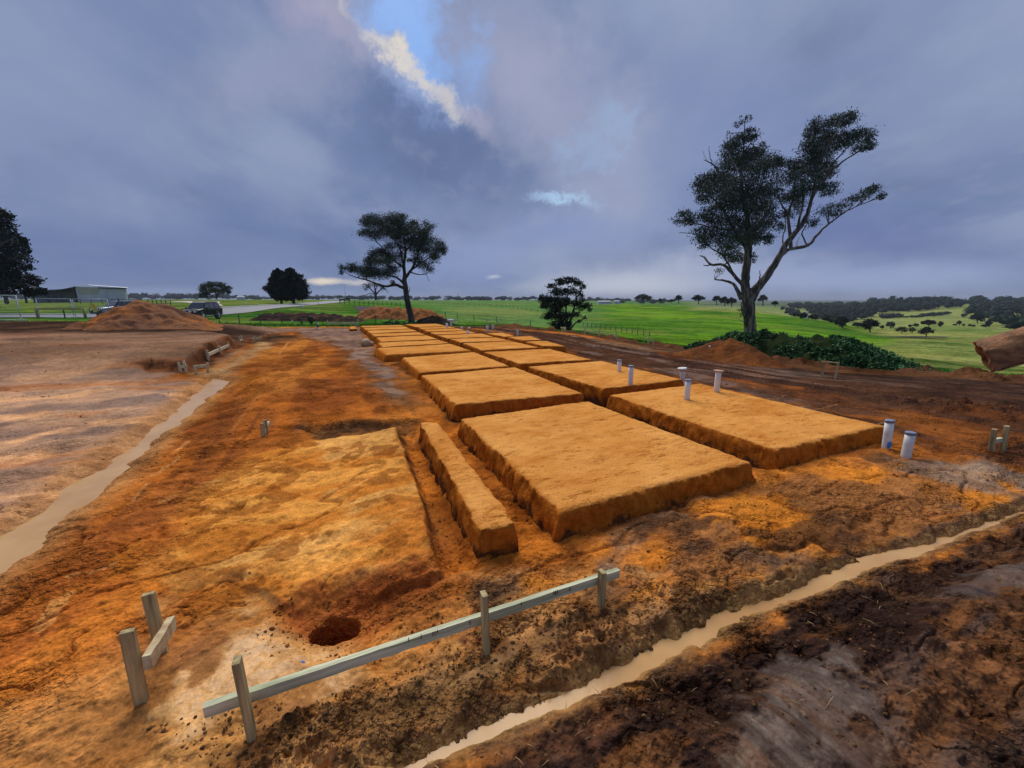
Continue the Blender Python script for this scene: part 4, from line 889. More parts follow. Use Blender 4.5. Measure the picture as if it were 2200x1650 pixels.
mid_br = [
 [(1345, 1120, 27), (1335, 1060, 25), (1310, 950, 24), (1290, 840, 22), (1275, 740, 20), (1280, 680, 17)],
 [(1280, 690, 15), (1270, 600, 13), (1285, 480, 9), (1275, 380, 6), (1230, 280, 4), (1190, 210, 2)],
 [(1290, 700, 13), (1335, 640, 11), (1390, 520, 7), (1430, 400, 5), (1480, 300, 2)],
 [(1335, 640, 7), (1430, 570, 5), (1520, 520, 4), (1600, 480, 2)],
 [(1278, 800, 14), (1200, 768, 12), (1120, 782, 9), (1040, 760, 8), (960, 730, 5.5), (850, 700, 4), (770, 660, 2)],
 [(1262, 750, 10), (1210, 705, 8), (1150, 690, 6), (1050, 660, 4.5), (950, 640, 3)],
 [(1270, 620, 9), (1190, 560, 7), (1130, 500, 5.5), (1060, 420, 4), (980, 340, 2)],
 [(1262, 570, 6), (1225, 430, 5), (1150, 340, 3), (1080, 250, 2)], [(1285, 480, 6), (1340, 400, 4), (1370, 280, 2)],
 [(1330, 660, 6), (1400, 680, 4), (1460, 680, 2.5), (1488, 740, 1.5)], [(1040, 760, 4), (1100, 790, 3), (1140, 840, 1.5)],
 [(1305, 840, 5), (1322, 810, 3), (1312, 780, 1.6)]]
mid_bl = [(985, 190, 56, 34), (950, 235, 54, 42), (925, 320, 40, 30, .8), (1050, 230, 86, 52), (1180, 205, 92, 44), (1240, 190, 50, 34), (1120, 300, 130, 56), (1000, 330, 86, 46), (1250, 270, 90, 56), (1345, 245, 60, 36), (1300, 330, 120, 56), (1420, 330, 86, 54), (1490, 265, 54, 40, .7), (1460, 400, 96, 54), (1350, 420, 120, 56), (1560, 440, 56, 48, .8), (1605, 470, 34, 44), (1500, 490, 80, 54, .8), (1400, 480, 60, 36, .7), (1050, 480, 62, 34), (1000, 520, 56, 44), (1120, 510, 76, 50), (1060, 570, 100, 42), (970, 570, 42, 34), (1180, 560, 50, 34, .6), (1000, 640, 96, 44), (900, 640, 84, 36), (820, 625, 56, 34), (752, 612, 36, 28, .8), (735, 660, 24, 24, .7), (1090, 680, 110, 42), (960, 690, 56, 26), (1150, 630, 66, 44), (1180, 745, 36, 18, .5), (1420, 590, 70, 48, .7), (1480, 620, 50, 40, .7), (1230, 500, 60, 44, .6), (1380, 540, 60, 40, .6), (1160, 430, 60, 40, .8), (1540, 540, 50, 40, .7), (1250, 590, 34, 34, .4), (1330, 560, 44, 26, .35), (1240, 430, 46, 36, .6), (1200, 340, 70, 50)]
mbp = atY(884, 695, 41); mbp.z = min(mbp.z, gz(mbp.x, mbp.y)) - .05
build_tree('gum_tree', 'dark gum tree leaning over the far end of the sand pads', 'tree', None, 41, Z2, mid_br, [(b_[0], b_[1], b_[2] * 1.15, b_[3] * 1.3, *b_[4:]) for b_ in mid_bl], M['gumleaf'], M['darkbark'], .15, dens=.78, base=mbp, seed=5, droop=.3, pr=.44, hollow=.1)
Z3 = (1100, 540, 4.0)
cr_br = [[(448, 700, 14), (435, 640, 12), (415, 540, 9), (395, 430, 6), (380, 320, 3)], [(480, 700, 13), (500, 600, 11), (530, 500, 8), (555, 400, 5), (520, 290, 2.5)],
 [(488, 700, 9), (540, 620, 6), (600, 585, 3)], [(470, 690, 9), (465, 500, 7), (480, 350, 4), (480, 260, 2)], [(435, 600, 6), (360, 520, 4), (280, 420, 2.5)], [(530, 500, 6), (620, 470, 4), (670, 490, 2)], [(555, 400, 4), (600, 330, 2)]]
cr_bl = [(480, 250, 90, 30), (335, 300, 46, 24), (410, 265, 56, 34), (560, 270, 46, 34), (605, 310, 34, 30, .7), (400, 350, 86, 44), (500, 340, 76, 44, .7), (580, 370, 46, 34, .7), (300, 400, 62, 34), (255, 405, 30, 34), (350, 430, 106, 46), (290, 460, 60, 34), (450, 440, 86, 46), (560, 440, 66, 44, .8), (370, 500, 80, 38), (640, 470, 46, 30), (672, 500, 22, 20), (600, 490, 36, 34, .6), (340, 560, 76, 38), (300, 560, 22, 24), (440, 560, 90, 46), (540, 540, 60, 34, .7), (620, 570, 22, 16, .7), (400, 620, 80, 38), (400, 660, 50, 24), (480, 620, 36, 34), (580, 600, 22, 14, .5)]
cb = atY(1217, 714, 53); cb.z = min(cb.z, gz(cb.x, cb.y)) - .1
build_tree('gum_tree', 'bushy dark gum tree with several stems at the edge of the dark mud', 'tree', None, 53, Z3, cr_br, cr_bl, M['darkleaf'], M['darkbark'], .26, dens=1.2, base=cb, seed=6, droop=.3, pr=.4)
Z1 = (0, 420, 4.0)
lt_br = [[(-60, 960, 40), (-60, 860, 36), (-50, 700, 30), (-40, 500, 20), (-30, 250, 8)], [(60, 925, 14), (50, 860, 13), (60, 740, 9), (70, 600, 5)], [(-55, 800, 18), (80, 760, 12), (220, 760, 7), (330, 810, 3)], [(-50, 650, 14), (60, 560, 9), (180, 520, 4)], [(-45, 500, 12), (50, 400, 7), (150, 360, 3)], [(-50, 700, 16), (-200, 600, 10), (-320, 500, 4)]]
lt_bl = [(0, 150, 60, 55), (55, 190, 50, 46), (30, 260, 84, 60), (95, 350, 84, 56), (180, 400, 50, 44), (40, 440, 110, 70), (200, 470, 52, 44), (140, 540, 116, 64), (230, 620, 48, 34), (60, 620, 120, 80), (180, 690, 96, 44), (280, 740, 74, 44), (120, 760, 130, 60), (350, 820, 52, 34), (250, 830, 100, 40), (30, 820, 90, 50, .8), (-80, 200, 80, 70), (-60, 350, 120, 90), (-80, 520, 130, 100), (-60, 700, 130, 100), (-220, 400, 110, 100), (-240, 600, 120, 100), (-200, 800, 120, 60)]
lb_ = atY(-10, 662, 62); lb_.z = min(lb_.z, gz(lb_.x, lb_.y)) - .1
build_tree('broad_tree', 'large dark round crowned tree beside the open shed', 'tree', None, 62, Z1, lt_br, lt_bl, M['darkleaf'], M['darkbark'], .42, dens=1.3, base=lb_, seed=8, droop=.2, aspect=.5, pr=.36)
# paired conifers
def conifer(u, vtop, vbase, wpx, Y, label, seed):
    rs = random.Random(seed); b0 = atY(u, vbase, Y); b0.z = min(b0.z, gz(b0.x, b0.y)); root = empty('cypress_tree', b0); tag(root, label, 'tree', 'pair of dark conifers by the road')
    m_ = pxm(Y) * 1.0; Ht = (vbase - vtop) * m_; Rw = wpx * m_ / 2
    mb = MB(); mb.tube([(0, 0, -.2), (rs.uniform(-.1, .1), 0, Ht * .25), (0, 0, Ht * .9)], [Rw * .11, Rw * .08, .03], 8)
    P_ = []
    for i in range(230):
        t = rs.random() ** .8; h = Ht * (.14 + .86 * t)
        prof = math.sin(math.pi * min(1, (.16 + .84 * t)) ** .72) ** .7; R = Rw * prof
        a = rs.uniform(0, 2 * math.pi); r = R * rs.uniform(.3, 1.0); c = Vector((math.cos(a) * r, math.sin(a) * r, h))
        mb.tube([(0, 0, h - r * .35), c * .6 + Vector((0, 0, h * .4 - r * .08)), c], [.05, .035, .01], 3)
        n = 150; d = np.abs(rng.normal(size=n)); k = rng.random(n)
        p = np.outer(k, [math.cos(a), math.sin(a), .55]) * R * .42 + np.array(c) * 1.0 - np.array([math.cos(a), math.sin(a), .5]) * R * .2
        P_.append(p + rng.normal(size=(n, 3)) * R * .075)
    mb.build('trunk', M['darkbark'], root, smooth=True)
    V, Fq = leaves(np.concatenate(P_), .45, .4, -.5); mesh_np('crown', V, Fq, M['pineleaf'], root)
conifer(604, 570, 641.5, 50, 100, 'dark conifer with ragged side, standing left of its rounder twin'.replace('standing left of', 'paired with'), 1)
conifer(630, 569, 642, 60, 102, 'dark rounded conifer with the thicker trunk of the pair by the road', 2)
# generic trees: crown of several clumps
def gtree(name, label, u, vb, vt, wpx, Y, leaf='farleaf', bark='darkbark', seed=0, lean=0, dens=1.0, ls=None, group=None, trunk=.3, flat=.5, cat='tree'):
    rs = random.Random(seed * 7 + int(u)); h = vb - vt; br = [[(u, vb + 1, h * .05), (u + lean * .3, vb - h * trunk, h * .04), (u + lean, vb - h * .75, h * .015)]]; bl = []
    ncl = 9
    for i in range(ncl):
        a = (i + rs.random() * .6) / ncl * 2 - 1; cx = u + lean * .6 + a * wpx * .38
        top = vt + h * .13 + (abs(a) ** 2) * h * .28 * (1 + flat * .5)
        cy = rs.uniform(top, vb - h * (trunk + .12)) if i % 2 else top + h * .04
        bl.append((cx, cy, wpx * rs.uniform(.15, .24), h * rs.uniform(.14, .22)))
        if i % 2 == 0: br.append([(u + lean * .2, vb - h * trunk * rs.uniform(.7, 1.1), h * .022), ((u + cx) / 2, (vb - h * trunk + cy) / 2 + h * .04, h * .014), (cx, cy, h * .006)])
    bl.append((u + lean * .5, vb - h * (.5 + trunk * .4), wpx * .3, h * .26))
    b0 = atY(u, vb, Y); b0.z = min(b0.z, gz(b0.x, b0.y))
    return build_tree(name, label, cat, None, Y, (0, 0, 1), br, bl, M[leaf], M[bark], ls or max(.3, Y * .0035), dens=dens, base=b0, seed=seed, droop=0, aspect=.6, twigs=1, group=group, nside=5)
def g_at(name, label, u, vb, vt, w, **k):
    p = hit(u, vb); return gtree(name, label, u, vb, vt, w, p.y, **k)
rb = atY(462, 641.5, 120); rb.z = min(rb.z, gz(rb.x, rb.y))
build_tree('round_tree', 'low spreading green tree behind the pale driveway', 'tree', None, 120, Z1, [[(1860, 890, 9), (1858, 850, 7), (1830, 800, 4), (1800, 770, 2)], [(1862, 880, 6), (1890, 820, 4), (1930, 790, 2)], [(1855, 880, 5), (1790, 840, 3), (1760, 810, 2)]],
 [(1760, 790, 40, 34), (1800, 770, 50, 30), (1850, 765, 55, 26), (1900, 770, 55, 28), (1945, 800, 44, 32), (1740, 830, 34, 38), (1790, 825, 44, 34), (1850, 810, 60, 34), (1910, 825, 50, 30), (1765, 862, 44, 20), (1960, 830, 26, 24), (1720, 860, 18, 22)], M['bushleaf'], M['darkbark'], .4, base=rb, seed=11, droop=0, aspect=.5, twigs=1)
# bare tree behind the leaning gum
bt = [[(1030, 898, 12), (1028, 840, 9), (1020, 790, 5), (1010, 740, 2)], [(1028, 850, 6), (980, 800, 4), (940, 770, 2)], [(1030, 850, 6), (1080, 800, 4), (1110, 770, 2)], [(1025, 820, 4), (1050, 760, 2)], [(1028, 860, 5), (990, 840, 3), (955, 850, 2), (930, 862, 1)]]
bb = [(940, 775, 30, 22, .35), (975, 770, 34, 28, .3), (1020, 765, 34, 26, .3), (1065, 775, 34, 24, .35), (1090, 800, 30, 18, .35), (950, 805, 24, 16, .3)]
b0 = atY(807, 645, 150); b0.z = min(b0.z, gz(b0.x, b0.y))
build_tree('bare_tree', 'thin half bare tree seen past the leaning gum', 'tree', None, 150, Z2, bt, bb, M['brownleaf'], M['darkbark'], .45, base=b0, seed=12, twigs=3)
hillg = 'trees along the crest of the green hill'
for k, (u, vb, vt, w, Y, lb) in enumerate([
    (1382, 651, 631, 36, 232, 'wide dark tree furthest along the crest of the green hill, near the pale roofs'),
    (1418, 651, 641, 8, 232, 'tiny tree on the hill crest after the wide dark one'),
    (1443, 651.5, 643, 16, 228, 'low bush hugging the taller hill tree with the round top'),
    (1458, 651.5, 634, 18, 226, 'round topped hill tree with a low bush at its side'),
    (1501, 652.5, 633, 28, 205, 'double stemmed round hill tree standing apart on the crest'),
    (1540, 655, 635, 18, 200, 'slim hill tree beginning the clump beside the big gum'),
    (1557, 657, 636, 20, 195, 'middle tree of the clump beside the big gum trunk'),
    (1572, 659, 640, 22, 190, 'low broad tree of the clump touching the big gum trunk'),
    (1639, 656, 633, 20, 175, 'open umbrella shaped tree just past the big gum trunk'),
    (1665, 659, 647, 14, 172, 'small tree on the hill crest above the valley wood')]):
    gtree('hill_tree', lb, u, vb, vt, w, Y, leaf='brownleaf' if k == 8 else 'farleaf', seed=20 + k, trunk=.5 if k in (5, 8, 9) else .3, dens=.9 if k == 8 else 1.1, group=hillg, ls=.55)
vg = 'scattered trees in the valley paddocks'
for k, (u, vb, vt, w, leaf, lb) in enumerate([
    (1810, 705, 681, 28, 'farleaf', 'round valley tree on the slope below the dark copse'),
    (1842, 703, 693, 22, 'farleaf', 'low bush between the round slope tree and the dark spreading tree'),
    (1869, 714, 684, 38, 'darkleaf', 'biggest dark spreading tree on the hill shoulder above the paddock'),
    (1895, 707, 699, 9, 'farleaf', 'little bush behind the biggest dark valley tree'),
    (1914, 707, 691, 20, 'darkleaf', 'pointed dark tree in the paddock past the spreading tree'),
    (1938, 717, 701, 26, 'brownleaf', 'bare brown domed tree in the paddock'),
    (1955, 704, 697, 8, 'darkleaf', 'small dark cone tree above the bare brown trees'),
    (1960, 716, 703, 16, 'brownleaf', 'thin bare tree between the two brown domed trees'),
    (1990, 723.5, 703, 34, 'brownleaf', 'larger brown domed tree beside the dark pond'),
    (1968, 703, 695, 14, 'darkleaf', 'dark bush before the long clump in the paddock'),
    (1996, 702, 687, 34, 'darkleaf', 'wide dark clump in the middle of the paddock'),
    (2021, 703, 690, 11, 'darkleaf', 'upright dark tree at the end of the wide clump'),
    (2052, 699, 696, 9, 'farleaf', 'flat bush beginning the line of small bushes'),
    (2061, 700, 689, 9, 'darkleaf', 'pointed small tree within the line of small bushes'),
    (2070, 700, 696, 6, 'darkleaf', 'tiny round bush after the pointed small tree'),
    (2084, 701, 697, 9, 'farleaf', 'pale low bush in the line of small bushes'),
    (2092, 702, 698, 6, 'darkleaf', 'last tiny round bush of the line'),
    (2114, 703, 697, 12, 'farleaf', 'low bush leaning on the upright tree near the wood'),
    (2125, 703, 686, 14, 'darkleaf', 'upright tree at the edge of the valley wood'),
    (2100, 694, 674, 30, 'farleaf', 'paler round tree in front of the valley wood'),
    (2072, 682, 673, 13, 'farleaf', 'little round tree at the foot of the wood by the small roof')]):
    g_at('valley_tree', lb, u, vb, vt, w, leaf=leaf, seed=40 + k, trunk=.15 if w < 24 else .22, dens=.7 if leaf == 'brownleaf' else 1.2, group=vg)
# ------------------------------------------------------------------ far woods (one mass)
_b = bmesh.new(); bmesh.ops.create_icosphere(_b, subdivisions=2, radius=1); ICV = np.array([v.co[:] for v in _b.verts]); ICF = np.array([[v.index for v in f.verts] for f in _b.faces]); _b.free()
def woods(name, samples, mat, seed, lab):
    """samples: (point, radius, height) -> clumpy leafy crowns joined in one mass"""
    rs = random.Random(seed); LP = []; ls = []; VV = []; FF = []
    for p, r, h in samples:
        for k in range(3):
            q = Vector((p.x + rs.uniform(-.6, .6) * r, p.y + rs.uniform(-.4, .4) * r, p.z + h * rs.uniform(.35, .68)))
            s_ = r * rs.uniform(.45, .75)
            VV.append(ICV * rng.uniform(.8, 1.15, (len(ICV), 1)) * [s_, s_, s_ * max(.6, h / r * .45)] + np.array(q)); FF.append(ICF + len(ICV) * len(FF))
        n = 46; g = rng.normal(size=(n, 3)); g /= np.linalg.norm(g, axis=1, keepdims=True); g[:, 2] = np.abs(g[:, 2]) * 1.2 - .3
        LP.append(np.array(p) + [0, 0, h * .5] + g * [r * .98, r * .98, h * .5] * rng.uniform(.85, 1.1, (n, 1))); ls += [r * .3] * n
    o = mesh_np(name, np.concatenate(VV), np.concatenate(FF), mat)
    tag(o, lab, 'woodland', kind='stuff')
    V, Fq = leaves(np.concatenate(LP), np.array(ls), .8, 0); o2 = mesh_np('leaf_fringe', V, Fq, mat, o)
wm_far = heapmat('far_wood', (.014, .024, .02), (.026, .042, .03), (.05, .072, .045), .05)
sm = []
for i in range(520):
    u = random.uniform(-700, 1440); Y = random.choice([900, 1100, 1400]) * random.uniform(.9, 1.1)
    p = onY(u, Y, 644); hgt = {True: 15, False: 11}[u < 500] * random.uniform(.55, 1.15)
    if u > 800: hgt *= .9
    sm.append((p, random.uniform(5, 10), hgt * Y / 1000))
woods('wood', sm, wm_far, 1, 'dark blue green treeline running along the horizon')
sm = []
def fill(poly, n, r0, r1, h0, h1):
    P_ = np.array(poly); lo = P_.min(0); hi = P_.max(0); k = 0
    while k < n:
        u = random.uniform(lo[0], hi[0]); v = random.uniform(lo[1], hi[1])
        if sdpoly(poly, np.array([u]), np.array([v]), 50)[0] < 0: continue
        p = hit(u, v); sc = 1.0; k += 1
        m_ = pxm(p.y); sm.append((p, random.uniform(r0, r1) * m_, random.uniform(h0, h1) * m_))
fill([(1735, 686), (1790, 672), (1880, 656), (1990, 654), (2090, 658), (2030, 664), (1900, 672), (1868, 686), (1830, 693), (1770, 692)], 260, 5, 9, 10, 18)
fill([(1860, 655), (2000, 651), (2120, 651), (2400, 651), (2400, 672), (2180, 672), (2080, 662)], 240, 5, 10, 9, 19)
fill([(1940, 684), (1990, 681), (2040, 676), (2040, 673), (1985, 677)], 40, 3.5, 5, 4, 6)
fill([(1890, 686), (1935, 683), (1938, 680), (1890, 680)], 30, 4, 6, 6, 9)
fill([(2045, 682), (2100, 672), (2400, 665), (2400, 720), (2175, 716), (2145, 698), (2100, 682)], 190, 7, 14, 16, 30)
fill([(1680, 668), (1705, 672), (1730, 683), (1728, 688), (1700, 680)], 26, 4, 7, 9, 14)
fill([(1690, 656), (1780, 656), (1900, 654), (1900, 658), (1700, 664)], 90, 5, 9, 5, 9)
fill([(1735, 672), (1800, 668), (1802, 698), (1775, 694)], 60, 6, 9, 12, 17)
fill([(1900, 672), (1990, 668), (2000, 662), (1880, 664)], 70, 6, 9, 10, 15)
woods('wood', sm, wm_far, 2, 'dense dark valley woodland below the sea horizon')
# grass tufts at the muddy rim
# ------------------------------------------------------------------ road, kerb, driveway
def ribbon(name, near, far, mat, dz=.05, n=60, m=4, kind='structure'):
    A_ = resample([Vector((*p,)) for p in near], n); B_ = resample([Vector((*p,)) for p in far], n); bm = bmesh.new(); R = []
    for a, c_ in zip(A_, B_):
        row = []
        for k in range(m + 1):
            x = a.x + (c_.x - a.x) * k / m; y = a.y + (c_.y - a.y) * k / m; row.append(bm.verts.new((x, y, gz(x, y) + dz)))
        R.append(row)
    for r0, r1 in zip(R, R[1:]):
        for k in range(m): bm.faces.new((r0[k], r0[k + 1], r1[k + 1], r1[k]))
    bmesh.ops.recalc_face_normals(bm, faces=bm.faces)
    me = bpy.data.meshes.new(name); bm.to_mesh(me); bm.free(); me.materials.append(mat)
    o = bpy.data.objects.new(name, me); COL.objects.link(o)
    if kind: tag(o, kind=kind)
    return o
road_n = [onY(u, Y, v) for u, v, Y in ((-500, 684, 43), (0, 683, 45), (120, 683, 46), (250, 682, 47.5), (420, 679, 50), (540, 670.5, 60), (620, 662, 78), (690, 653, 108), (745, 646, 160))]
road_f = [onY(u, Y, v) for u, v, Y in ((-500, 678, 53), (0, 678, 53), (120, 677, 53.5), (250, 674, 56), (400, 667, 64), (540, 656, 76), (620, 650, 96), (690, 645.5, 140), (738, 643.5, 230))]
ribbon('road', road_n, road_f, M['asphalt'], .07)
def kerbline(line, off):
    mb = MB(); L = resample(line, 70)
    for a, c_ in zip(L, L[1:]):
        a2 = Vector((a.x, a.y, gz(a.x, a.y) + .1)); c2 = Vector((c_.x, c_.y, gz(c_.x, c_.y) + .1)); mb.beam(a2, c2, .7, .14)
    o = mb.build('kerb', M['kerb']); tag(o, kind='structure')
kerbline([Vector((p.x, p.y + .5, 0)) for p in road_f], 0)
dr_n = [hit(*p) for p in ((430, 661), (425, 654), (400, 650), (350, 648.5))]
dr_f = [hit(*p) for p in ((480, 657.5), (470, 652.5), (474, 648.5), (440, 646.8))]
ribbon('driveway', dr_n, dr_f, M['gravel'], .06, 20, 4)
# bare grey clay cut next to the tan heap
cutp = [hit(*p) for p in ((757, 658), (800, 659), (840, 660))]; cutf = [hit(*p) for p in ((772, 670), (800, 672), (830, 674))]
ribbon('bare_clay_patch', cutp, cutf, heapmat('bare_clay', lin((66, 58, 60)), lin((82, 70, 70)), lin((96, 82, 78))), .06, 14, 4)
# pond
pc = hit(1975, 726.5); mb = MB(); vs = [mb.bm.verts.new((pc.x + 6.5 * math.cos(t) * (1 + .15 * math.sin(3 * t)), pc.y + 1.6 * math.sin(t), gz(pc.x, pc.y) + .25)) for t in [k * math.pi / 12 for k in range(24)]]
mb.bm.faces.new(vs); o = mb.build('pond_water', simple('dark_pond', (.012, .014, .016), (.02, .022, .025), 1, .7, spec=.1)); tag(o, kind='structure')
# ------------------------------------------------------------------ timber profiles (stakes and rails)
def stake_at(px_base, px_top, z=None, w=.05, d=.05, mat='stake', parent=None, org=None, sink=.12, Y=None):
    b = up(*px_base, z) if z is not None else (hit(*px_base) if Y is None else atY(*px_base, Y))
    t = atY(*px_top, b.y); 
    mb = MB(); ax = (t - b).normalized()
    jx = random.uniform(-.3, .3)
    mb.beam(b - ax * sink - org, t - org, w, d, upv=Vector((gv.x, gv.y, 0)), seg=4, jit=w * .02)
    o = mb.build('stake', M[mat], parent, bevel=w * .06); return o, b, t
def profile(label, stakes, rails, z=None, w=.05, d=.045, mat='stake', rmat='rail', rh=.07, rt=.035, group='timber profile boards round the excavation', roff=0.0):
    b0 = up(*stakes[0][0], z) if z is not None else hit(*stakes[0][0])
    root = empty('profile_board', b0); tag(root, label, 'profile board', group); Ys = []
    for sb, st in stakes:
        o, b, t = stake_at(sb, st, z, w, d, mat, root, b0); Ys.append((sb[0] + (st[0] - sb[0]) * .5, b.y))
    for (r0, r1) in rails:
        us_ = [a for a, _ in sorted(Ys)]; ys_ = [c_ for _, c_ in sorted(Ys)]
        if len(us_) > 1:
            sl = (1 / ys_[-1] - 1 / ys_[0]) / (us_[-1] - us_[0] + 1e-6)
            Yf = lambda u: 1 / max(1 / ys_[0] + sl * (u - us_[0]), 1e-3)
        else: Yf = lambda u: ys_[0]
        A_ = atY(*r0, Yf(r0[0]) + roff); B_ = atY(*r1, Yf(r1[0]) + roff)
        mb = MB(); mb.beam(A_ - b0, B_ - b0, rt, rh, seg=14, jit=min(.003, rh * .04)); mb.build('rail', M[rmat], root)
    return root, b0
# foreground long rail
random.seed(3)
rt_, b0 = profile('long weathered rail nailed to three stakes above the drain', [((541, 1578), (508, 1418)), ((1044, 1398), (1040, 1275)), ((1291, 1297), (1294, 1227))], [], z=0, w=.03, d=.052)
A_ = atY(436, 1528, up(541, 1578, 0).y - .12 + .1); Y0 = up(541, 1578, 0).y; Y2 = up(1291, 1297, 0).y
def Yrail(u, off=.045): 
    i0, i2 = 1 / Y0, 1 / Y2; return 1 / (i0 + (i2 - i0) * (u - 522) / (1292 - 522)) + off
A_ = atY(438, 1527, Yrail(438)); Bm = atY(1040, 1326, Yrail(1040)); B_ = atY(1328, 1230, Yrail(1328))
mb = MB(); mb.beam(A_ - b0, Bm - b0, .03, .056, seg=30, jit=.0018); mb.beam(Bm + (B_ - Bm) * .0005 - b0 + Vector((0, .002, .001)), B_ - b0, .03, .056, seg=16, jit=.0018)
rail = mb.build('rail', M['rail'], rt_)
for u, v, k in ((905, 1368, 1), (930, 1362, 2), (878, 1375, 0), (940, 1358, 0), (1010, 1338, 1), (1190, 1274, 3), (1225, 1266, 1), (1120, 1298, 0)):
    t = (u - 438) / (1328 - 438); p = atY(u, v, Yrail(u) - .0185) - b0
    dd = (B_ - A_).normalized()
    mb = MB()
    for j in range(max(1, k)): mb.beam(p + dd * .012 * j - Vector((0, 0, .014 if k else .008)), p + dd * .012 * j + Vector((0, 0, .014)), .0035, .0025, upv=Vector((0, 1, 0)))
    mb.build('pencil_mark', M['ink'], rt_)
# two stake profile left of it
rt2 = empty('profile_board', up(300, 1503, 0)); b2 = up(300, 1503, 0)
tag(rt2, 'pair of thick stakes with a short whitish chipped crosspiece', 'profile board', 'timber profile boards round the excavation')
stake_at((303, 1503), (273, 1355), 0, .053, .03, 'stake', rt2, b2); stake_at((350, 1408), (318, 1275), 0, .053, .03, 'stake', rt2, b2)
mb = MB(); Yc0 = up(303, 1503, 0).y; Yc1 = up(350, 1408, 0).y
mb.beam(atY(303, 1424, Yc0 + .0) - b2 + Vector((.03, 0, 0)), atY(357, 1338, Yc1 + .02) - b2 + Vector((.03, 0, 0)), .035, .07, seg=10, jit=.002)
M['chip'] = simple('chipped_timber', lin((150, 112, 76)), lin((200, 190, 150)), 9, .8, .002, 60)
mb.build('rail', M['chip'], rt2)
profile('tiny pair of stakes with a slanting offcut behind the rough clay platform', [((566, 937), (563, 909)), ((572, 928), (569, 902))], [((568, 930), (577, 908))], w=.05, d=.03, rh=.05)
profile('pair of stakes with a short crosspiece against the cut bank', [((388, 800), (383, 778)), ((401, 801), (394, 775))], [((388, 788.5), (401, 786.5))], mat='stake_pale', rmat='stake_pale')
profile('low board across two stakes below the cut bank', [((421, 803), (420.5, 787)), ((447, 800), (446, 779))], [((416, 788), (448, 785.5))], mat='stake_pale', rmat='stake_pale')
profile('long sloping board on three stakes along the cut bank', [((448, 774), (444, 752)), ((473, 757), (470, 743)), ((493, 749), (489, 734))], [((448, 761.5), (494, 741))], mat='stake_pale', rmat='stake_pale', rh=.1, w=.06)
profile('small pair of stakes at the far corner of the cut bank', [((516, 741), (514, 723.5)), ((520.5, 733), (518, 721))], [((516, 731.5), (521, 729))], mat='stake_pale', rmat='stake_pale')
profile('little two stake crossbar beyond the cut bank corner', [((547, 734.5), (546.5, 722)), ((559.5, 733.5), (559, 722.5))], [((541, 726.5), (563, 726))], mat='stake_pale', rmat='stake_pale')
profile('long thin white crossbar on stakes beside the tiny sand pad', [((703.6, 701), (703.6, 688)), ((715.5, 701), (715, 690)), ((770, 701), (769, 685))], [((704, 694.5), (766, 694.5)), ((761, 698), (772, 698))], mat='stake_pale', rmat='stake_pale', rh=.12, w=.08)
profile('small crossbar on two stakes beside the dark soil heap', [((932.5, 694), (932.5, 689)), ((942, 697), (942, 689))], [((932, 690), (943, 690))], mat='stake_pale', rmat='stake_pale')
profile('crossbar with a slanting brace next to the tee topped pipe', [((971, 700), (971, 688)), ((986, 697), (986, 688))], [((971, 688.5), (986.5, 688.5)), ((976, 697), (985, 690))], mat='stake_pale', rmat='stake_pale', rh=.06, w=.04)
profile('crossbar over a narrow vee of stakes at the edge of the dark mud', [((1049, 696), (1045, 687)), ((1048.5, 696), (1053, 687))], [((1037, 687), (1054, 687))], mat='stake_pale', rmat='stake_pale')
profile('crossed slanting stakes next to a tall thin one', [((1064, 697), (1071, 689)), ((1072, 699), (1069, 690)), ((1076.5, 700), (1076, 683))], [], mat='stake_pale')
profile('two thin stakes at the dark mud edge before the bushy gum', [((1112.5, 700), (1112, 685)), ((1117, 702), (1117, 692))], [], mat='stake_pale', w=.035)
profile('short pair of white stakes at the foot of the bushy gum', [((1208, 714), (1207, 703)), ((1213, 715), (1211, 702.5))], [((1205, 704), (1212, 703.5))], mat='stake_pale', rmat='stake_pale', w=.08)
profile('long low board on three stakes in front of the green hill', [((1257, 720), (1257, 701)), ((1288, 724), (1287.5, 706)), ((1324, 729.5), (1324, 711))], [((1257, 711), (1324, 719.5))], mat='stake_pale', rmat='stake_pale', w=.06, rh=.06)
profile('two thin stakes beyond the rust orange heap', [((1392.5, 741), (1393, 723)), ((1403.5, 743), (1404, 728))], [((1388, 726), (1394, 726))], mat='stake_pale', rmat='stake_pale', w=.05)
profile('two stakes joined by a top board before the weedy mound', [((1766, 810), (1770, 778)), ((1795, 814), (1801, 780))], [((1764, 776), (1803, 780))], mat='stake', rmat='stake', w=.036, rh=.028)
profile('pair of rough stakes holding a small offcut near the capped pipes', [((2127, 980), (2137, 922)), ((2154, 972), (2163, 915))], [((2135, 947), (2150, 944))], z=0, w=.05, d=.045, rh=.05)
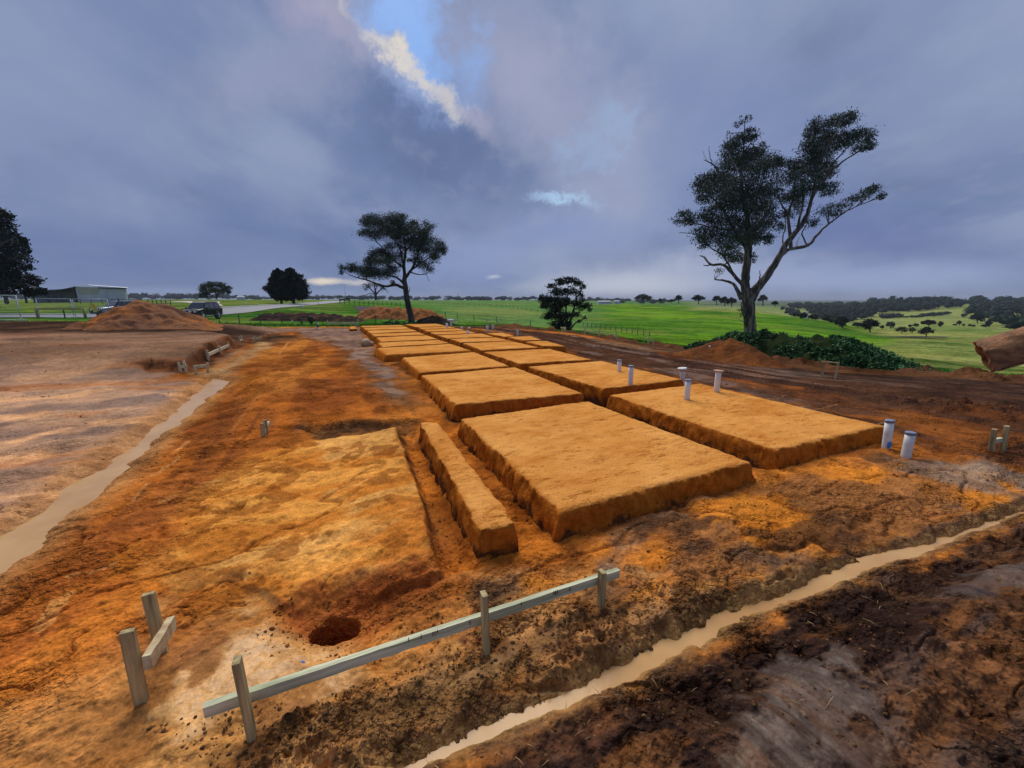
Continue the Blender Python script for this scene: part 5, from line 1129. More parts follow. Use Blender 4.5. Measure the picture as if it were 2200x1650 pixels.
# ------------------------------------------------------------------ white pipes
def pipe(px_base, px_top, z, label, d=.11, cap='cap', flange=None, extra=None):
    b = up(*px_base, z) if z is not None else hit(*px_base); t = atY(*px_top, b.y)
    root = empty('drain_pipe', b); tag(root, label, 'pipe', 'white drain pipes standing in the site')
    ax = (t - b); L = ax.length; ax.normalize()
    MB().tube([Vector((0, 0, 0)) - ax * .1, ax * L * .25, ax * L * .6, ax * (L - (.03 if cap else 0))], d / 2, 20).build('tube', M['pvc'], root)
    if cap: MB().tube([ax * (L - .032), ax * (L - .004), ax * L], [d * .535, d * .535, d * .5], 20).build('cap', M[cap], root)
    if flange: MB().tube([ax * (L - .06), ax * (L - .02), ax * (L - .02), ax * (L + .02)], [d * .55, d * .85, d * flange, d * flange], 22).build('socket', M['pvc'], root)
    if extra == 'disc': MB().tube([ax * (L - .0), ax * (L + .012)], d * .85, 22).build('disc', M['capbrown'], root)
    if extra == 'blue':
        c_ = ax * L * .3 + Vector((-.01, -d / 2 - .003, 0)); mb = MB(); mb.ico(c_, .03, 2, (1, .25, 1.5), .1); mb.build('paint_mark', M['bluepaint'], root)
    if extra == 'tee': MB().tube([ax * L + Vector((-d * 1.6, 0, 0)), ax * L + Vector((d * 1.6, 0, 0))], d * .55, 14).build('tee', M['pvc'], root)
    return root
pipe((1902, 974), (1912, 902), 0, 'capped white pipe with a blue paint mark at the corner of the wide sand pad', .092, extra='blue')
pipe((1944, 990), (1957, 928), 0, 'clean white capped pipe standing out in the mud past the wide pad', .098)
pipe((1475, 858), (1479, 815), PADZ, 'short grey capped white pipe inside the wide sand pad', .10)
pipe((1539, 842), (1544, 797), PADZ, 'taller white pipe topped by a muddy brown disc', .10, cap=None, extra='disc')
pipe((1466, 826), (1466, 792), 0.0, 'white pipe with a wide socket on top at the pad corner', .10, cap=None, flange=.98)
pipe((1354, 826), (1356, 785), PADZ, 'white pipe near the trench side of the second pad', .10)
pipe((1330, 798), (1331, 773), PADZ, 'white pipe standing further back on the second pad', .10)
pipe((1112, 722), (1112, 706.5), None, 'thin white pipe beside the middle small sand pad', .11)
pipe((1047, 715), (1047, 699), None, 'white pipe at the far corner of the short outer row of pads', .15)
pipe((1059, 707), (1060, 697.5), None, 'stubby white pipe alone on the dark mud beyond the pads', .15)
pipe((1005, 716.5), (1005, 711), PADZ, 'very short white pipe stub among the far pads', .16, cap=None)
pipe((992, 708), (992, 702), None, 'short white pipe stub beside the far pads', .15, cap=None)
pipe((969, 702.5), (969, 688), None, 'white pipe with a tee shaped top at the far end of the pads', .17, cap=None, extra='tee')
pipe((960, 704), (960, 694.5), PADZ, 'white pipe stub before the tee topped one', .14, cap=None)
pipe((896, 711), (896, 701), None, 'white pipe in the long trench between far pads', .16)
pipe((904, 696), (904, 686), None, 'white pipe beyond the last pad near the leaning gum', .15, cap=None)
pipe((1008, 706), (1008, 703.4), None, 'low white pipe end lying on the dark mud', .2, cap=None)
# ------------------------------------------------------------------ fences
def wirefence(pts, label, hgt, mat='blackpost', pw=.05, wires=3, cat='fence', name='wire_fence', group=None, per=None, wmat='wire', wr=.006):
    b0 = pts[0]; root = empty(name, b0); tag(root, label, cat, group); first = None
    for p in pts:
        if first is None:
            mb = MB(); mb.box((0, 0, hgt / 2 - .1), (pw, pw, hgt + .2), taper=.9); first = o = mb.build('post', M[mat], root)
        else: o = first.copy(); COL.objects.link(o); o.parent = root
        o.location = p - b0
    mb = MB()
    for k in range(wires):
        h = hgt * (.3 + .62 * k / max(1, wires - 1))
        for a, c_ in zip(pts, pts[1:]): mb.beam(a - b0 + Vector((0, 0, h)), c_ - b0 + Vector((0, 0, h)), wr * 2, wr * 2)
    mb.build('wire', M[wmat], root); return root
def alongY(nodes, n):
    out = resample([onY(u, Y, v) for u, v, Y in nodes], n); return [Vector((p.x, p.y, gz(p.x, p.y))) for p in out]
wirefence([onY(u, 35.5, 697) for u in (430, 472, 515, 560, 606, 650, 694, 733, 770, 808, 843, 878)], 'black star post fence running across the grass behind the sand pads', .8, pw=.055)
wirefence(alongY(((868, 655, 105), (884, 657, 85), (913, 664, 72), (957, 672, 62), (990, 677, 57), (1022, 682, 54), (1045, 686, 52), (1088, 691, 50), (1140, 698, 49)), 15), 'wire fence climbing from the mud edge towards the tan heap', .8, 'fencepost', .09, wmat='fencepost', wr=.008)
wirefence(alongY(((1253, 700, 70), (1289, 709, 64), (1341, 718, 57), (1395, 730, 50)), 14), 'dark wire fence crossing the foot of the green hill', .7, 'fencepost', .08, wmat='fencepost', wr=.008)
wirefence(alongY(((900, 650, 230), (960, 652, 200), (1020, 654, 180), (1082, 659, 160), (1140, 668, 130), (1200, 678, 112)), 30), 'upper paddock fence on the green slope', .9, 'fencepost', .13, wmat='fencepost', wr=.015)
wirefence(alongY(((730, 651, 118), (780, 652, 120), (860, 655, 125)), 14), 'distant post fence behind the bare clay patch', 1.2, 'fencepost', .14, wmat='fencepost', wr=.02)
wirefence(alongY(((150, 650, 108), (240, 650, 106), (320, 653, 96), (368, 658, 86)), 16), 'grey post and rail fence in front of the shed', 1.2, 'fencepost', .12, wmat='fencepost', wr=.03)
# log barrier
def yv(u, v): return hit(u, v)
lb0 = onY(82, 44, 683); lb1 = onY(184, 45.5, 684); root = empty('log_barrier', lb0); tag(root, 'timber log barrier rail behind the temporary fence', 'barrier')
for k, t in enumerate((0, 1)):
    p = lb0.lerp(lb1, t); MB().tube([p - lb0 - Vector((0, 0, .1)), p - lb0 + Vector((0, 0, 1.15))], .13, 10).build('post', M['stake'], root)
MB().beam(Vector((0, 0, 1.0)), lb1 - lb0 + Vector((0, 0, 1.0)), .12, .17).build('rail', M['stake'], root)
p = lb0.lerp(lb1, .56); MB().tube([p - lb0, p - lb0 + Vector((0, 0, .9))], .06, 6).build('prop', M['blackpost'], root)
# temporary fence panels with mesh
def tpanel(p0, p1, h, label):
    root = empty('temporary_fence_panel', p0); tag(root, label, 'fence panel', 'temporary mesh fence panels'); d = p1 - p0
    a, b_ = Vector((0, 0, .05)), d + Vector((0, 0, .05)); c_, e = d + Vector((0, 0, h)), Vector((0, 0, h))
    mb = MB()
    for s_, t_ in ((a, b_), (b_, c_), (c_, e), (e, a)): mb.tube([s_, t_], .04, 6)
    mb.build('frame', M['steel'], root)
    mb = MB(); n = int(d.length / .11)
    for k in range(1, n): q = d * k / n; mb.beam(q + Vector((0, 0, .05)), q + Vector((0, 0, h)), .004, .004)
    for k in range(1, 10): mb.beam(Vector((0, 0, h * k / 10)), d + Vector((0, 0, h * k / 10)), .005, .005)
    mb.build('mesh_infill', M['steel'], root); 
    for q in (Vector((0, 0, 0)), d): MB().box(q + Vector((0, 0, .06)), (.25, .6, .12)).build('foot', M['kerb'], root)
    return root
t0 = onY(-45, 34, 690); t1 = onY(47, 35, 691); tpanel(t0, t1, 2.1, 'closest temporary mesh fence panel, partly cut off by the picture edge'.replace('picture edge', 'dark round tree'))
t2 = onY(86, 45.5, 684); t3 = onY(160, 46, 684); tpanel(t2, t3, 2.1, 'temporary mesh panel standing over the log barrier')
t4 = onY(164, 46, 684); t5 = onY(238, 47.5, 684); tpanel(t4, t5, 2.1, 'temporary mesh panel carrying the yellow sign')
sr = empty('warning_sign', t4.lerp(t5, .4) + Vector((0, -.1, 1.0))); tag(sr, 'yellow notice board hung on the temporary fence', 'sign')
def onp(u, v, Y): return atY(u, v, Y) - Vector(sr.location)
ys = t4.lerp(t5, .4).y - .08
mb = MB(); f1 = [mb.bm.verts.new(onp(u, v, ys)) for u, v in ((190, 653), (202.5, 652), (211, 668), (201.5, 669.5))]; f2 = [mb.bm.verts.new(v.co + Vector((0, .02, 0))) for v in f1]
mb.bm.faces.new(f1); mb.bm.faces.new(f2[::-1])
for k in range(4): mb.bm.faces.new((f1[k], f1[(k + 1) % 4], f2[(k + 1) % 4], f2[k]))
mb.build('board', M['yellow'], sr)
for (u, v, w_, h_) in ((201, 658, .22, .07), (198, 656, .12, .05), (203, 662, .2, .04), (205, 665, .2, .03)):
    MB().box(onp(u, v, ys - .012), (w_, .006, h_)).build('print', M['orangeprint'], sr)
# ------------------------------------------------------------------ shed
YS = 130
def sp_(u, v, Y=YS): return atY(u, v, Y)
s0 = onY(168, YS, 646); s1 = onY(272, YS + 7, 645); root = empty('farm_shed', s0)
tag(root, 'long grey metal farm shed with an open lean-to end', 'shed')
dx = s1 - s0; dx.z = 0; dirx = dx.normalized(); back = Vector((-dirx.y, dirx.x, 0))
Hs = sp_(170, 616).z - s0.z + .3; L = dx.length
def sq(name, pts, mat, th=.15):
    mb = MB(); f1 = [mb.bm.verts.new(p) for p in pts]; f2 = [mb.bm.verts.new(p + back * th) for p in pts]
    mb.bm.faces.new(f1); mb.bm.faces.new(f2[::-1]); n = len(pts)
    for k in range(n): mb.bm.faces.new((f1[k], f1[(k + 1) % n], f2[(k + 1) % n], f2[k]))
    return mb.build(name, mat, root)
zz = Vector((0, 0, 1)); dn = zz * -.8
e1 = dirx * L
sq('front_wall', [dn, e1 + dn, e1 + zz * (Hs - .7), dirx * L * .5 + zz * (Hs - .35), zz * (Hs - .3)], M['shedwall'])
sq('patched_sheet', [dirx * .3 + zz * (Hs * .48) - back * .06, dirx * L * .46 + zz * (Hs * .48) - back * .06, dirx * L * .46 + zz * (Hs - .45) - back * .06, dirx * .3 + zz * (Hs - .45) - back * .06], M['shedyellow'], .05)
mb = MB(); W_ = 6
for k in range(34): mb.beam(dirx * (L * k / 34 + .2) - back * .03 + dn, dirx * (L * k / 34 + .2) - back * .03 + zz * (Hs - .8), .1, .06, upv=back)
mb.build('corrugation', M['shedwall'], root)
mb = MB(); rz = [dirx * -.4, e1 + dirx * .6]
f = [rz[0] + zz * (Hs - .2) - back * .5, rz[0] * 0 + dirx * L * .25 + zz * (Hs + .25) - back * .5, rz[1] + zz * (Hs - .45) - back * .5]
g = [p + back * W_ + zz * .3 for p in f]; vs = [mb.bm.verts.new(p) for p in f + g]
mb.bm.faces.new((vs[0], vs[1], vs[4], vs[3])); mb.bm.faces.new((vs[1], vs[2], vs[5], vs[4])); o = mb.build('roof', M['shedroof'], root)
o.modifiers.new('sol', 'SOLIDIFY').thickness = .18
MB().beam(dirx * L * .45 + zz * (Hs - .52) - back * .55, e1 + dirx * .5 + zz * (Hs - .68) - back * .55, .1, .35, upv=zz).build('gutter', M['sheddark'], root)
sq('side_wall', [e1 + dn, e1 + back * W_ + dn, e1 + back * W_ + zz * (Hs - .5), e1 + zz * (Hs - .7)], M['shedwall'])
# lean-to
le = dirx * -9.5; h2 = Hs * .72
mb = MB(); vs = [mb.bm.verts.new(p) for p in (zz * (Hs - .3) - back * .6, dirx * -4.2 + zz * h2 - back * .6, dirx * -4.2 + zz * (h2 - .1) + back * 9, zz * (Hs - .3) + back * 9)]
mb.bm.faces.new(vs); o = mb.build('awning', M['sheddark'], root); o.modifiers.new('sol', 'SOLIDIFY').thickness = .25
mb = MB(); vs = [mb.bm.verts.new(p) for p in (dirx * -4.2 + zz * (h2 - .1), dirx * -11 + zz * (h2 + .1), dirx * -11 + zz * (h2 + .1) + back * 9, dirx * -4.2 + zz * (h2 - .1) + back * 9)]
mb.bm.faces.new(vs); o = mb.build('lean_to_roof', M['sheddark'], root); o.modifiers.new('sol', 'SOLIDIFY').thickness = .2
for k in (-.3, -3.3, -6.2, -9, -10.8): MB().box(dirx * k + zz * (h2 / 2 - .5), (.35, .35, h2 + .8)).build('column', M['sheddark'], root)
sq('rear_wall', [back * 8.8 + dirx * -11 + dn, back * 8.8 + dn - dirx * .2, back * 8.8 + zz * (Hs - .5) - dirx * .2, back * 8.8 + dirx * -11 + zz * (h2 - .1)], M['shedback'])
# far pale roofs behind hill and in woods
for u, v, Yh, w_, h_, lb in ((1298, 650.5, 520, 26, 2.4, 'long pale low building beyond the hill crest'), (1325, 650.5, 540, 12, 3, 'pale pitched roof beyond the hill crest'), (2018, 664, 560, 18, 5, 'long white house at the edge of the valley wood'), (2066, 660, 600, 10, 4, 'pale house roof showing in the valley wood'), (1733, 677.5, 300, 5, 3, 'small pale shed in the copse below the hill'), (957, 645, 700, 7, 5, 'distant pale farmhouse on the horizon'), (1961, 666.5, 500, 5, 3, 'tiny white hut above the valley field'), (518, 643, 300, 14, 2.2, 'low pale sheet roof behind the conifers')):
    p = onY(u, Yh, v); wm_ = w_ * pxm(Yh); r_ = empty('house', p); tag(r_, lb, 'house', 'far pale buildings')
    zb = atY(u, v, Yh).z - p.z; zb = max(zb, -1)
    MB().box((0, 0, zb + h_ * .35 - 1), (wm_, wm_ * .5, h_ * .7 + 2)).build('wall', M['farwall'], r_)
    mb = MB(); mb.prism([(-wm_ * .54, zb + h_ * .69, wm_ * .3), (wm_ * .54, zb + h_ * .69, wm_ * .3), (wm_ * .4, zb + h_ * 1.05, .3), (-wm_ * .4, zb + h_ * 1.05, .3)], 0); mb.build('roof', M['shedroof'], r_)
# ------------------------------------------------------------------ vehicles
def make_suv(loc, heading, paint, label, snorkel=False, rack=False, sc=1.0):
    root = empty('four_wheel_drive', loc); tag(root, label, 'car'); root.scale = (sc, sc, sc); root.rotation_euler.z = math.atan2(heading[1], heading[0])
    mb = MB()
    prof = [(2.35, .42, .86), (2.42, .62, .88), (2.38, .92, .88), (2.2, 1.02, .88), (1.25, 1.14, .9), (-2.3, 1.16, .9), (-2.4, .9, .9), (-2.42, .5, .88), (-2.2, .38, .86)]
    mb.prism(prof, 0); mb.build('body', M[paint], root, bevel=.09)
    mb = MB(); cab = [(1.15, 1.12, .84), (.45, 1.76, .68), (.2, 1.84, .66), (-1.9, 1.84, .66), (-2.1, 1.74, .68), (-2.34, 1.12, .84)]
    mb.prism(cab, 0); mb.build('cabin', M[paint], root, bevel=.06)
    def wq(pts, name='window'):
        mb_ = MB(); mb_.bm.faces.new([mb_.bm.verts.new(p) for p in pts]); o_ = mb_.build(name, M['glass'], root); o_.modifiers.new('s', 'SOLIDIFY').thickness = .012
    def sy(z): return .84 - (z - 1.12) / .64 * .16 + .012
    for s in (-1, 1):
        for x0, x1, x2, x3 in ((.92, .0, .0, .38), (-.08, -.98, -.98, -.08), (-1.08, -2.1, -1.92, -1.08)):
            wq([(x0, s * sy(1.2), 1.2), (x1, s * sy(1.2), 1.2), (x2, s * sy(1.7), 1.7), (x3, s * sy(1.7), 1.7)])
    wq([(1.10, -.76, 1.19), (1.10, .76, 1.19), (.52, .62, 1.72), (.52, -.62, 1.72)], 'windscreen')
    wq([(-2.34, -.7, 1.22), (-2.34, .7, 1.22), (-2.14, .6, 1.68), (-2.14, -.6, 1.68)], 'rear_window')
    for x in (1.5, -1.35):
        for s in (-1, 1):
            MB().tube([(x, s * .70, .39), (x, s * .935, .39)], .46, 22).build('wheel_arch', M['blackplastic'], root)
            w_ = MB().tube([(x, s * .72, .39), (x, s * .95, .39)], .385, 24).build('tyre', M['tyre'], root)
            mb = MB(); mb.tube([(x, s * .93, .39), (x, s * .965, .39)], [.25, .22], 18)
            mb.build('rim', M['rim'], w_)
    for s in (-1, 1):
        MB().box((2.36, s * .66, .86), (.14, .32, .17)).build('headlight', M['lamp'], root, bevel=.03)
        MB().box((-2.4, s * .78, 1.0), (.1, .16, .34)).build('tail_light', M['redlamp'], root)
        MB().box((.85, s * 1.0, 1.2), (.12, .2, .16)).build('mirror', M[paint], root, bevel=.03)
        mb = MB(); mb.beam((.3, s * .6, 1.9), (-1.9, s * .6, 1.9), .05, .05); mb.build('roof_rail', M['blackplastic'], root)
    mb = MB(); mb.box((2.42, 0, .52), (.16, 1.84, .3)); mb.build('bumper', M['blackplastic'], root, bevel=.04)
    mb = MB()
    for s in (-1, 1):
        mb.tube([(2.5, s * .35, .55), (2.58, s * .35, .9), (2.52, s * .35, 1.15)], .035, 8); mb.tube([(2.5, s * .85, .55), (2.5, s * .9, .95), (2.5, s * .35, 1.15)], .035, 8)
    mb.tube([(2.52, -.35, 1.15), (2.52, .35, 1.15)], .035, 8); mb.build('bull_bar', M['blackplastic'], root)
    for s in (-1, 1): MB().tube([(2.56, s * .3, .88), (2.64, s * .3, .88)], .12, 16).build('driving_light', M['lamp'], root)
    MB().box((2.52, 0, .62), (.03, .5, .12)).build('number_plate', M['white'], root)
    MB().box((2.385, 0, .86), (.06, .95, .16)).build('grille', M['blackplastic'], root)
    if snorkel: MB().tube([(1.2, .93, 1.1), (1.0, .95, 1.25), (.5, .8, 1.8), (.5, .78, 2.0), (.62, .78, 2.02)], .06, 8).build('snorkel', M['blackplastic'], root)
    if rack:
        mb = MB(); 
        for k in range(5): mb.beam((.2 - k * .45, -.62, 1.95), (.2 - k * .45, .62, 1.95), .05, .04)
        mb.build('roof_rack', M['steel'], root)
    return root
cp = onY(437, 45, 690); make_suv(cp + Vector((0, 0, .02)), (.14, -.99), 'blackpaint', 'black four wheel drive with bull bar parked on the grass')
cp = onY(263, 50, 684); make_suv(cp + Vector((0, 0, .1)), (-.25, -.97), 'silverpaint', 'silver four wheel drive with snorkel half hidden behind the spoil heap', snorkel=True, rack=True, sc=1.02)
cp = onY(741, 178, 644.8); make_suv(cp + Vector((0, 0, .1)), (-.2, -.97), 'blackpaint', 'tiny dark car far along the road', sc=1.15)
# ------------------------------------------------------------------ small roadside things
def rod(name, label, ub, vt, Yd, r, mat, cat, arm=None, group=None, vb=None):
    b = hit(ub, vb) if vb else onY(ub, Yd); t = atY(ub, vt, b.y); h = t.z - b.z
    root = empty(name, b); tag(root, label, cat, group); MB().tube([(0, 0, -.1), (0, 0, h)], [r, r * .6], 8).build('pole' if h > 2.5 else 'post', M[mat], root)
    if arm: MB().beam((0, 0, h), (arm, 0, h + .4), .1, .1).build('arm', M[mat], root); MB().box((arm, 0, h + .35), (.7, .3, .12)).build('lamp_head', M['steel'], root)
rod('street_lamp', 'tall street lamp beside the far car', 745.5, 612, 175, .12, 'steel', 'street lamp', arm=2.2)
rod('street_lamp', 'fainter street lamp beyond the bare tree', 774, 625, 290, .12, 'steel', 'street lamp', arm=1.5)
rod('utility_pole', 'thin utility mast standing far off behind the upper paddock', 984.5, 628, 600, .35, 'fencepost', 'pole')
rod('utility_pole', 'faint lattice mast above the valley wood', 1943, 638, 900, .9, 'fencepost', 'pole')
rod('marker_post', 'white road marker on the far verge of the bend', 623, 647, 85, .11, 'white', 'marker post', group='white marker posts', vb=652)
rod('marker_post', 'white road marker on the near verge past the double one', 684, 648, 95, .11, 'white', 'marker post', group='white marker posts', vb=654)
rod('marker_post', 'taller white service marker of the close set pair', 648.5, 652.5, 70, .12, 'white', 'marker post', group='white marker posts', vb=662)
rod('marker_post', 'shorter white service marker of the close set pair', 651.5, 655, 70, .1, 'white', 'marker post', group='white marker posts', vb=662)
rod('marker_post', 'white post on the grass above the driveway kerb', 529, 649, 80, .13, 'white', 'marker post', group='white marker posts', vb=655)
rod('marker_post', 'short white peg in the grass by the black post fence', 628.5, 687, 38, .05, 'white', 'marker post', group='white marker posts', vb=693)
rod('marker_post', 'white marker on the upper paddock', 1053, 651, 200, .25, 'white', 'marker post', group='white marker posts', vb=655)
rod('marker_post', 'grey timber peg where the black cloth hangs', 648.5, 679, 36, .08, 'fencepost', 'marker post', group='grey pegs', vb=696)
# black cloth on the fence
p = atY(666.5, 685.5, 35.3); mb = MB(); mb.ico((0, 0, 0), .26, 2, (1, .35, 1), .12); mb.ico((.05, 0, -.25), .16, 2, (1, .4, 1.3), .12); o = mb.build('black_cloth', M['blackplastic']); o.location = p; tag(o, 'crumpled black plastic hanging on the black post fence', 'plastic sheet')
# clay lump, white post with black
p = up(787, 744, -.02); mb = MB()
mb.ico((0, 0, .12), .2, 3, (.95, 1.3, 1.0), .04); mb.ico((.12, .12, .08), .16, 3, (1, 1.1, .8), .05); o = mb.build('clay_lump', M['claylump'], smooth=True); o.location = p; tag(o, 'pale rounded clay lump sitting in the wet trench by the pads', 'clay lump')
p = hit(681, 708); r_ = empty('survey_marker', p); tag(r_, 'white stake with black wrap at the far end of the track', 'survey marker')
h_ = atY(681, 702, p.y).z - p.z
MB().beam((0, 0, -.1), (0, 0, h_), .09, .06).build('stake', M['white'], r_); MB().ico((.08, -.02, h_ + .05), .09, 2, (1.2, .5, .8), .1).build('wrap', M['blackplastic'], r_); MB().beam((.1, 0, h_), (.12, 0, h_ + .3), .05, .05).build('tip', M['white'], r_)
# dark branch litter at foot of leaning gum
mb = MB(); random.seed(5)
c0 = onY(862, 37, 695)
for k in range(26):
    a = Vector((random.uniform(-1.6, 1.2), random.uniform(-.4, .5), random.uniform(0, .15))); b_ = a + Vector((random.uniform(-1.1, 1.1), random.uniform(-.3, .3), random.uniform(-.1, .45))); mb.tube([a, a.lerp(b_, .5) + Vector((0, 0, .08)), b_], [.04, .03, .012], 5)
o = mb.build('branch_litter', M['darkbark']); o.location = c0; tag(o, 'fallen dark branches lying under the leaning gum', 'branches', kind='stuff')
# white ball on the rust heap
# ------------------------------------------------------------------ excavator bucket on the right edge
mm, nt, b = newmat('mud_caked_steel'); geo = N(nt, 'ShaderNodeTexCoord')
mp = N(nt, 'ShaderNodeMapping'); mp.inputs['Scale'].default_value = (.5, 5, 5); nt.links.new(geo.outputs['Object'], mp.inputs['Vector'])
n, r = noisecol(nt, mp.outputs[0], 3.0, lin((92, 60, 38)), lin((156, 110, 70)), .35, .65, 8, .65)
nf, rf = noisecol(nt, geo.outputs['Object'], 60, (.7, .7, .7), (1.2, 1.2, 1.2), .3, .7, 5, .7)
nt.links.new(mix(nt, r.outputs[0], rf.outputs[0], 1, 'MULTIPLY'), b.inputs['Base Color']); b.inputs['Roughness'].default_value = .9
bp = N(nt, 'ShaderNodeBump'); bp.inputs['Distance'].default_value = .02; nt.links.new(n.outputs['Fac'], bp.inputs['Height']); nt.links.new(bp.outputs[0], b.inputs['Normal'])
Yb = 3.0
e0 = atY(2112, 765, Yb); e1_ = atY(2330, 700, Yb - .25); br = empty('excavator_bucket', e0)
tag(br, 'mud caked steel excavator bucket hanging over the paddock view', 'excavator bucket')
axv = (e1_ - e0).normalized(); prof = []
upz = Vector((0, 0, 1)); fw = axv.cross(upz).normalized(); upp = fw.cross(axv) * -1
if upp.z < 0: upp = -upp
V = []; nx = 70; npf = 46
for i in range(nx):
    t = i / (nx - 1) * 1.0
    for j in range(npf):
        a = math.radians(-70 + 320 * j / (npf - 1)) ; rr_ = .118 + .012 * math.sin(a * 3 + .6)
        if a > math.radians(200): rr_ += .03 * (a - math.radians(200))
        p = axv * (t + .006 * math.sin(j * .9) * (i == 0)) - fw * math.cos(a) * rr_ * -1.0 + upp * math.sin(a) * rr_ * 1.02
        V.append(p)
V = np.array([list(v_) for v_ in V]); 
gn = fbm(V[:, 0] * 1.0 + V[:, 1], V[:, 2] * 6 + V[:, 1] * 2, .35, 4, 9) * .012; V += np.array([list(fw)]) * gn[:, None] + np.array([list(upp)]) * (fbm(V[:, 0], V[:, 2] * 3, .08, 3, 4) * .004)[:, None]
ii = np.arange(nx * npf).reshape(nx, npf); q_ = np.stack([ii[:-1, :-1], ii[1:, :-1], ii[1:, 1:], ii[:-1, 1:]], -1).reshape(-1, 4)
o = mesh_np('shell', V, q_, mm, br, smooth=True); o.modifiers.new('s', 'SOLIDIFY').thickness = .02
# end plate
mb = MB(); cvs = []
for j in range(npf):
    cvs.append(mb.bm.verts.new(Vector(V[ii[1, j]]) + axv * .01))
mb.bm.faces.new(cvs); o = mb.build('side_plate', mm, br); o.modifiers.new('s', 'SOLIDIFY').thickness = .02
MB().tube([axv * .55 + upp * .1, axv * .75 + upp * .35 + fw * .1, axv * 1.2 + upp * 1.0], [.09, .12, .14], 10).build('arm', mm, br)
# ------------------------------------------------------------------ clods and pebbles lying on the soil
def scatter_clods(n, polys, smin, smax, mat, label, seed, power=2.5):
    rs = random.Random(seed); mb_v = []; mb_f = []; base = bmesh.new(); bmesh.ops.create_icosphere(base, subdivisions=1, radius=1); bv = np.array([v.co[:] for v in base.verts]); bf = np.array([[v.index for v in f.verts] for f in base.faces]); base.free()
    off = 0
    for poly, m_ in polys:
        Wp = W(poly, 0); P_ = np.array([(p.x, p.y) for p in Wp]); lo = P_.min(0); hi = P_.max(0); k = 0
        while k < int(n * m_):
            xs = rs.uniform(lo[0], hi[0]); ys = rs.uniform(lo[1], hi[1])
            if sdpoly(Wp, np.array([xs]), np.array([ys]), 50)[0] < 0: k += .02; continue
            k += 1; s = smin + (smax - smin) * rs.random() ** 4; s *= 1 + max(0, ys - 4) * .05
            j = 1 + rng.uniform(-.35, .35, (len(bv), 1)); v = bv * j * s * np.array([rs.uniform(.8, 1.4), rs.uniform(.8, 1.4), rs.uniform(.55, .9)])
            a = rs.uniform(0, 6.28); R = np.array([[math.cos(a), -math.sin(a), 0], [math.sin(a), math.cos(a), 0], [0, 0, 1]])
            # ground height incl. roughness from the mesh grid
            r_i = min(max(np.searchsorted(Yr, ys), 0), NR - 1); c_i = int(np.clip((xs / (Yr[r_i] + .8) + 1.5) / 3 * (NC - 1), 0, NC - 1))
            mb_v.append(v @ R.T + [xs, ys, float(ZZ[r_i, c_i]) - s * .05]); mb_f.append(bf + off); off += len(bv)
    o = mesh_np('clods', np.concatenate(mb_v), np.concatenate(mb_f), mat, smooth=False); tag(o, label, 'clods', kind='stuff'); return o
M['clodbrown'] = heapmat('clod_brown', lin((88, 64, 48)), lin((126, 92, 64)), lin((160, 118, 80)), 6)
M['clodorange'] = heapmat('clod_orange', lin((130, 80, 44)), lin((160, 98, 50)), lin((190, 124, 66)), 6)
scatter_clods(1000, [([(620, 1530), (800, 1450), (1000, 1390), (1180, 1310), (1420, 1260), (1560, 1290), (1420, 1365), (1220, 1462), (1000, 1560), (760, 1665)], 1.6), ([(1000, 1640), (1400, 1470), (1640, 1345), (1900, 1240), (2200, 1130), (2300, 1500), (2200, 1660), (1100, 1660)], 1.2), ([(300, 1560), (600, 1500), (760, 1640), (500, 1660)], .25)], .003, .011, M['clodbrown'], 'dark sticky soil clods beside the drain', 1)
scatter_clods(1000, [([(1280, 1330), (1200, 1230), (1640, 1050), (2200, 1010), (2200, 1090), (1850, 1190), (1560, 1290)], .9), ([(600, 1280), (960, 1230), (1180, 1240), (1280, 1300), (1040, 1390), (800, 1440), (520, 1400)], .9), ([(0, 1230), (300, 1010), (480, 850), (700, 760), (850, 860), (560, 950), (400, 1100), (560, 1250), (300, 1500), (0, 1640)], 1.5), ([(880, 940), (960, 1020), (1010, 1190), (950, 1210), (900, 1060)], .35), ([(960, 920), (1060, 980), (1190, 1120), (1120, 1190), (1010, 1000)], .35), ([(1220, 1130), (1620, 1020), (1640, 1050), (1240, 1190)], .4)], .003, .013, M['clodorange'], 'small crumbled orange clay clods scattered round the pads', 2)
scatter_clods(700, [([(1200, 730), (1500, 770), (1900, 830), (2200, 870), (2200, 1000), (1950, 980), (1900, 910), (1500, 815)], 1.0), ([(-300, 1200), (0, 730), (320, 730), (330, 790), (400, 850), (140, 1050)], .3)], .006, .024, M['clodbrown'], 'lumps of churned dark mud on the outer ground', 3)
mb = MB(); rs = random.Random(9)
for k in range(70):
    u, v = rs.choice([(rs.uniform(900, 2100), None), (rs.uniform(600, 1300), None), (rs.uniform(1300, 1950), None)]); v = 1650 - (u - 860) * .43 + rs.uniform(15, 120) if rs.random() < .6 else rs.uniform(1180, 1600)
    p = up(u, v, 0); r_i = min(max(np.searchsorted(Yr, p.y), 0), NR - 1); c_i = int(np.clip((p.x / (Yr[r_i] + .8) + 1.5) / 3 * (NC - 1), 0, NC - 1)); z_ = float(ZZ[r_i, c_i])
    a = rs.uniform(0, 6.28); L_ = rs.uniform(.02, .07); st_ = Vector((p.x, p.y, z_)); en = st_ + Vector((math.cos(a) * L_, math.sin(a) * L_, rs.uniform(0, .5) * L_)); mb.tube([st_, st_.lerp(en, .5) + Vector((0, 0, .006)), en], [.0016, .0013, .0008], 4)
o = mb.build('twigs', simple('dry_straw', lin((150, 120, 80)), lin((200, 170, 120)), 10, .8)); tag(o, 'loose dry twigs and straw lying in the mud by the drain', 'twigs', kind='stuff')
